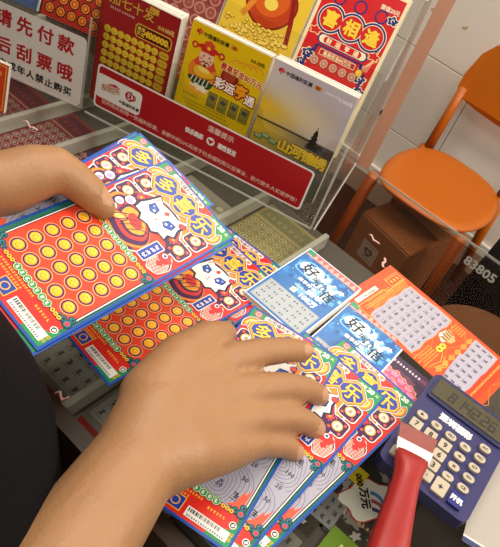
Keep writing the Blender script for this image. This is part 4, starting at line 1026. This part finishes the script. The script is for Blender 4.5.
place('brand_lettering', t_.mesh('brand_lettering', M['plate_print']), Matrix.Translation((0, 0, .0004)), ca)['label'] = 'white lettering 深圳福彩'
PX_, PY_ = 15.9, 13.1
def key(i, j, text, square=False, m='key', size=(5.6, 3.7), dx=0, dy=0, sz=5, off=.03, name='key', lab=None):
    x, y = i * PX_ + dx, j * PY_ + dy
    bm = bmesh.new(); w_, h_ = size
    prism(bm, rpts(x * .001 - w_ * .001, y * .001 - h_ * .001, x * .001 + w_ * .001, y * .001 + h_ * .001, (.0012 if square else .0036), 5), .0002, .0034); bev(bm, .0008, 2)
    o = obj(name, bm, M[m], ca)
    if lab: o['label'] = lab
    if text:
        ta = Art(); ta.text(text, x, y, sz, '#e9e6de' if m == 'bluekey' else '#1c1a18', 0, off)
        place('key_legend', ta.mesh('key_legend', M['plate_print']), Matrix.Translation((0, 0, .0036)), o)
for i, t in ((1, '▶'), (2, '00'), (3, 'MU'), (4, 'M-')): key(i, 1, t, sz=4)
for j, r in enumerate(('789', '456', '123')):
    for i, t in enumerate(r): key(1 + i, -j, t, True, size=(5.9, 5.3), sz=8)
for i, t in ((1, '0'), (2, '00'), (3, '·')): key(i, -3, t, True, size=(5.9, 5.3), sz=8)
for j, t in enumerate('÷×−'): key(4, -j, t, sz=7)
key(4, -3, '+', True, size=(6.6, 8.2), dx=-1, dy=-1, sz=9, name='plus_key')
for j, t in ((2, 'AC'), (1, 'MC'), (0, 'GT'), (-1, 'M+'), (-2, 'CE')): key(5, j, t, sz=4.2)
key(5, -3, '开机', True, 'bluekey', (6.6, 7.4), dy=-1.2, sz=6, off=.06, name='blue_key', lab='dark blue key with white writing')

# ------------------------------------------------------------------ scraper
top, foot = on(419, 431, 1.0395), on(387, 552, 1.031)
sy = (top - foot).normalized(); sx_ = sy.cross(Vector((0, 0, 1))).normalized()
SK = frame(top, sx_, sy)
sc = thing('putty_scraper', 'red-handled putty scraper lying across calculator and tickets', 'scraper', SK)
bm = bmesh.new(); prism(bm, [(-.0185, 0), (.0185, 0), (.0150, -.030), (.0120, -.045), (-.0120, -.045), (-.0150, -.030)], -.0006, .0006); obj('blade', bm, M['blade'], sc)['label'] = 'metal blade with a red reflection in its colour'
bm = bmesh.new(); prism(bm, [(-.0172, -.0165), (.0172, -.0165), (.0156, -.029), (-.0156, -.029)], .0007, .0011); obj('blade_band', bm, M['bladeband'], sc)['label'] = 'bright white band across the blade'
hp = [(0, -.0275, .0152, .004), (0, -.036, .0146, .006), (0, -.043, .0128, .0085), (0, -.055, .0118, .0095), (0, -.08, .0132, .0105), (0, -.11, .0158, .0115), (0, -.14, .0172, .012), (0, -.165, .0165, .0115), (0, -.178, .011, .008)]
bm = bmesh.new(); rings = []
for x, y, a_, b_ in hp:
    rings.append([bm.verts.new((x + a_ * math.copysign(abs(math.cos(t)) ** .7, math.cos(t)), y, b_ * math.copysign(abs(math.sin(t)) ** .8, math.sin(t)))) for t in [2 * math.pi * k / 20 for k in range(20)]])
for r, s_ in zip(rings, rings[1:]):
    for k in range(20): bm.faces.new((r[k], r[(k + 1) % 20], s_[(k + 1) % 20], s_[k]))
bm.faces.new(rings[0]); bm.faces.new(rings[-1][::-1]); bmesh.ops.recalc_face_normals(bm, faces=bm.faces)
obj('handle', bm, M['red_handle'], sc, smooth=True)

# ------------------------------------------------------------------ shreds of torn ticket paper
def shred(label, c, dirv, ln, wd, curl, seed):
    bm = bmesh.new(); rnd = random.Random(seed); d = Vector(dirv).normalized(); s_ = Vector((-d.y, d.x, 0)); n = 10; prev = None
    for k in range(n + 1):
        t = k / n; p = Vector(c) + d * ln * (t - .5) + Vector((0, 0, .002 + curl * math.sin(t * 5 + seed) ** 2)) + s_ * .002 * math.sin(t * 7)
        w_ = wd * (.5 + .5 * math.sin(math.pi * (t * .8 + .1))) * rnd.uniform(.7, 1.2)
        q = [bm.verts.new(p - s_ * w_), bm.verts.new(p + s_ * w_), bm.verts.new(p + s_ * w_ + Vector((0, 0, .0006))), bm.verts.new(p - s_ * w_ + Vector((0, 0, .0006)))]
        if prev:
            for i in range(4): bm.faces.new((prev[i], prev[(i + 1) % 4], q[(i + 1) % 4], q[i]))
        else: bm.faces.new(q)
        prev = q
    bm.faces.new(prev[::-1]); bmesh.ops.recalc_face_normals(bm, faces=bm.faces)
    tag(obj('paper_shred', bm, M['scrap']), label, 'paper scrap', 'torn paper shreds')
shred('pinkish shred of torn paper lying alone above the cardboard box label', on(373, 241, ZC), (1, -.1, 0), .018, .0012, .002, 1)
shred('pinkish curled shred of paper touching the top left corner of the orange ticket', on(383, 265, ZC), (.55, -.9, 0), .017, .0016, .003, 2)
shred('crumpled pale shred of paper on the glass beside the black shirt', on(61, 398, ZC), (1, .35, 0), .013, .0016, .003, 3)
shred('tiny pale shred of paper on the glass left of the holding hand', on(30, 128, ZC), (1, .2, 0), .022, .0012, .003, 4)

# ================================================================== the person at the counter
bm = bmesh.new()
V3 = Vector
# torso, neck, head, legs (standing at the counter, left of the eye)
BX, BY = -.375, -.035
chain(bm, [(V3((BX - .10, BY + .02, .94)), .115), (V3((BX - .10, BY + .03, 1.10)), .115), (V3((BX - .10, BY, 1.30)), .11)])
chain(bm, [(V3((BX + .09, BY + .02, .94)), .115), (V3((BX + .09, BY + .03, 1.10)), .115), (V3((BX + .09, BY, 1.30)), .11)])
chain(bm, [(V3((BX - .15, BY - .02, 1.36)), .07), (V3((BX, BY - .02, 1.40)), .075), (V3((BX + .13, BY - .02, 1.36)), .07)])
chain(bm, [(V3((BX, BY - .02, 1.38)), .062), (V3((BX - .005, BY, 1.49)), .055)])
hx, hy, hz = BX - .01, BY + .03, 1.585
chain(bm, [(V3((hx, hy - .015, hz + .02)), .088), (V3((hx, hy + .015, hz - .055)), .062)])
chain(bm, [(V3((hx, hy + .085, hz + .012)), .009), (V3((hx, hy + .10, hz - .018)), .013)])
for m in (-1, 1):
    chain(bm, [(V3((hx + m * .083, hy - .01, hz + .015)), .012), (V3((hx + m * .082, hy - .012, hz - .02)), .009)])
    chain(bm, [(V3((BX + m * .09, BY, .92)), .10), (V3((BX + m * .095, BY + .01, .50)), .062), (V3((BX + m * .10, BY - .01, .10)), .042)])
    chain(bm, [(V3((BX + m * .10, BY - .03, .045)), .042), (V3((BX + m * .105, BY + .13, .03)), .030)])
# right arm: shoulder - elbow - wrist
RWR = sight(134, 464, .490)
mid = sight(84, 536, .462)
RS, RE = V3((BX + .185, BY - .04, 1.345)), mid + (mid - RWR).normalized() * .140
chain(bm, [(RS, .060), (RE + (RS - RE) * .35, .048), (RE, .041)])
chain(bm, [(RE, .041), (mid, .0362), (RWR, .0330)])
S_ = sight
wa, wb = S_(149, 404, .507), S_(184, 456, .500)      # heel of the hand: thumb side, little-finger side
chain(bm, [(RWR, .0325), (wa.lerp(wb, .15), .0285)]); chain(bm, [(RWR, .0325), (wa.lerp(wb, .9), .0265)])
# palm: a fan of metacarpals from the heel to four knuckles
kn = [(S_(226, 361, .560), .0150), (S_(243, 390, .555), .0155), (S_(252, 418, .553), .0148), (S_(252, 444, .553), .0135)]
wr = [wa.lerp(wb, t) for t in (.1, .36, .62, .92)]
for (k, r), w0 in zip(kn, wr): chain(bm, [(w0, .0265), (w0.lerp(k, .55), .0205), (k, r)])
for (a_, ra), (b_, rb) in zip(kn, kn[1:]):
    for t in (.18, .38): chain(bm, [(a_.lerp(wr[1], t), ra * (.9 + t * .5)), (b_.lerp(wr[2], t), rb * (.9 + t * .5))])
def finger(j):  # joints as (px, py, distance, radius)
    chain(bm, [(S_(*q[:3]), q[3]) for q in j])
finger([(228, 360, .558, .0150), (263, 352, .590, .0132), (286, 350, .614, .0120), (303, 351, .634, .0104)])
finger([(243, 391, .553, .0155), (283, 387, .590, .0135), (305, 389, .617, .0120), (319, 395, .636, .0106)])
finger([(250, 419, .552, .0148), (285, 417, .586, .0130), (304, 421, .606, .0116), (315, 428, .620, .0104)])
finger([(250, 443, .553, .0130), (274, 444, .578, .0114), (287, 447, .592, .0102), (295, 452, .602, .0092)])
# thumb: leaves the side of the palm near the wrist, passes under the index finger to pinch the ticket
chain(bm, [(S_(153, 397, .512), .0265), (S_(180, 360, .538), .0215), (S_(207, 339, .566), .0160), (S_(224, 334, .592), .0120)])
chain(bm, [(S_(170, 392, .525), .024), (S_(206, 362, .552), .0165)])
# left arm and hand holding the bundle: thumb on top, palm and fingers below
LS, LE = V3((BX - .18, BY - .03, 1.345)), V3((-.545, -.005, 1.085))
hn = HX.cross(HY).normalized(); hx_, hy_ = HX.normalized(), HY.normalized()
def hp_(x, y, z): return HO + hx_ * x * .001 + hy_ * y * .001 + hn * z * .001
LWR = hp_(-60, -18, -14)
chain(bm, [(LS, .062), (LE + (LS - LE) * .35, .050), (LE, .044)])
chain(bm, [(LE, .043), (LE.lerp(LWR, .4), .040), (LWR, .031)])
lw = [hp_(-54, 24, -12), hp_(-48, 18, -20), hp_(-42, 10, -26), hp_(-36, 2, -28)]
lk_ = [(hp_(-12, 86, -26), .0125), (hp_(0, 74, -28), .013), (hp_(8, 58, -28), .0125), (hp_(12, 42, -27), .0112)]
chain(bm, [(LWR, .031), (lw[0], .024)]); chain(bm, [(LWR, .031), (lw[3], .021)])
for (k, r), w0 in zip(lk_, lw): chain(bm, [(w0, .021), (w0.lerp(k, .5), .0165), (k, r)])
for (a_, ra), (b_, rb) in zip(lk_, lk_[1:]): chain(bm, [(a_.lerp(lw[1], .2), ra), (b_.lerp(lw[2], .2), rb)])
for (k, r), ln in zip(lk_, (68, 78, 72, 54)):
    d0 = (hx_ * .86 + hy_ * .5); up = hn
    chain(bm, [(k, r), (k + d0 * ln * .0005 + up * .003, r * .88), (k + d0 * ln * .0008 + up * .006, r * .8), (k + d0 * ln * .001 + up * .0085, r * .7)])
# thumb
chain(bm, [(LWR, .030), (S_(6, 183, .573), .0265), (S_(34, 173, .574), .0235), (S_(54, 169, .576), .0192)])
chain(bm, [(S_(54, 169, .576), .0190), (S_(72, 178, .578), .0162), (S_(88, 191, .580), .0150), (S_(104, 208, .586), .0106)])
body = remeshed(bm, .0030, 4, .5)
person_mats = [M['skin'], M['nail']]
tips = []
def nail(c, d, up, ln, wd): tips.append((c, d.normalized(), up.normalized(), ln, wd))
a_, b_ = S_(88, 191, .580), S_(104, 208, .586); nail(a_.lerp(b_, .78) + hn * .007, b_ - a_, hn + hy_ * .3, .0085, .0068)
for q0, q1 in (((286, 350, .614), (303, 351, .634)), ((305, 389, .617), (319, 395, .636)), ((304, 421, .606), (315, 428, .620)), ((287, 447, .592), (295, 452, .602))):
    p, q = S_(*q0), S_(*q1); v = (EYE - q).normalized() + V3((0, 0, .3)); v = (v - (q - p).normalized() * v.dot((q - p).normalized()))
    nail(p.lerp(q, .85) + v.normalized() * .008, q - p, v, .0070, .0056)
for f in body.faces:
    c = f.calc_center_median(); f.smooth = True
    for tc, td, tu, ln, wd in tips:
        r = c - tc
        if r.length < .016 and abs(r.dot(td)) < 9 and (r.dot(td) / ln) ** 2 + (r.dot(td.cross(tu)) / wd) ** 2 < 1 and f.normal.dot(tu) > .35: f.material_index = 1
pe = obj('person', body, person_mats, smooth=True)
tag(pe, 'person in a black T-shirt holding a bundle of tickets and reaching for more', 'person')
# clothes
bm = bmesh.new()
for m in (-1, 1):
    chain(bm, [(V3((BX + m * .095, BY + .02, .93)), .128), (V3((BX + m * .095, BY + .03, 1.10)), .128), (V3((BX + m * .095, BY, 1.30)), .122)])
chain(bm, [(V3((BX - .15, BY - .02, 1.355)), .082), (V3((BX, BY - .02, 1.385)), .083), (V3((BX + .13, BY - .02, 1.355)), .082)])
chain(bm, [(RS, .074), (RE + (RS - RE) * .42, .064)]); chain(bm, [(LS, .074), (LE + (LS - LE) * .40, .064)])
# slack cloth over the belly
chain(bm, [(V3((-.262, .035, .98)), .173), (V3((-.262, .035, 1.05)), .168), (V3((-.276, .026, 1.17)), .112), (V3((-.31, .0, 1.27)), .110)])
sh = obj('t_shirt', remeshed(bm, .006, 6, .5), M['shirt'], pe, smooth=True); sh['label'] = 'black short-sleeved T-shirt'
bm = bmesh.new()
for m in (-1, 1): chain(bm, [(V3((BX + m * .09, BY, .93)), .116), (V3((BX + m * .095, BY + .01, .50)), .078), (V3((BX + m * .10, BY - .01, .09)), .062)])
tr = obj('trousers', remeshed(bm, .008, 4, .5), M['trousers'], pe, smooth=True); tr['label'] = 'dark trousers'
bm = bmesh.new(); ball(bm, (hx, hy - .02, hz + .035), (.094, .102, .092), 24)
bmesh.ops.delete(bm, geom=[v for v in bm.verts if v.co.y > hy + .045 and v.co.z < hz + .06 or v.co.z < hz - .03], context='VERTS')
hr = obj('hair', bm, M['hair'], pe, smooth=True); sl = hr.modifiers.new('thick', 'SOLIDIFY'); sl.thickness = .008; hr['label'] = 'short black hair'
bm = bmesh.new()
for m in (-1, 1):
    be = bmesh.new(); ball(be, (hx + m * .032, hy + .084, hz + .018), (.010, .006, .006), 12); obj('eye', be, M['blackp'], pe, smooth=True)
bm = bmesh.new(); ball(bm, (hx, hy + .078, hz - .052), (.022, .007, .006), 12); obj('mouth', bm, mat('lips', '#9c5a4a', .5), pe, smooth=True)
for m in (-1, 1):
    bm = bmesh.new(); chain(bm, [(V3((BX + m * .10, BY - .035, .055)), .053), (V3((BX + m * .105, BY + .06, .050)), .048), (V3((BX + m * .108, BY + .145, .042)), .040)])
    for v in bm.verts: v.co.z = max(v.co.z, .002)
    obj('shoe', remeshed(bm, .006, 3, .5), M['blackp'], pe, smooth=True)
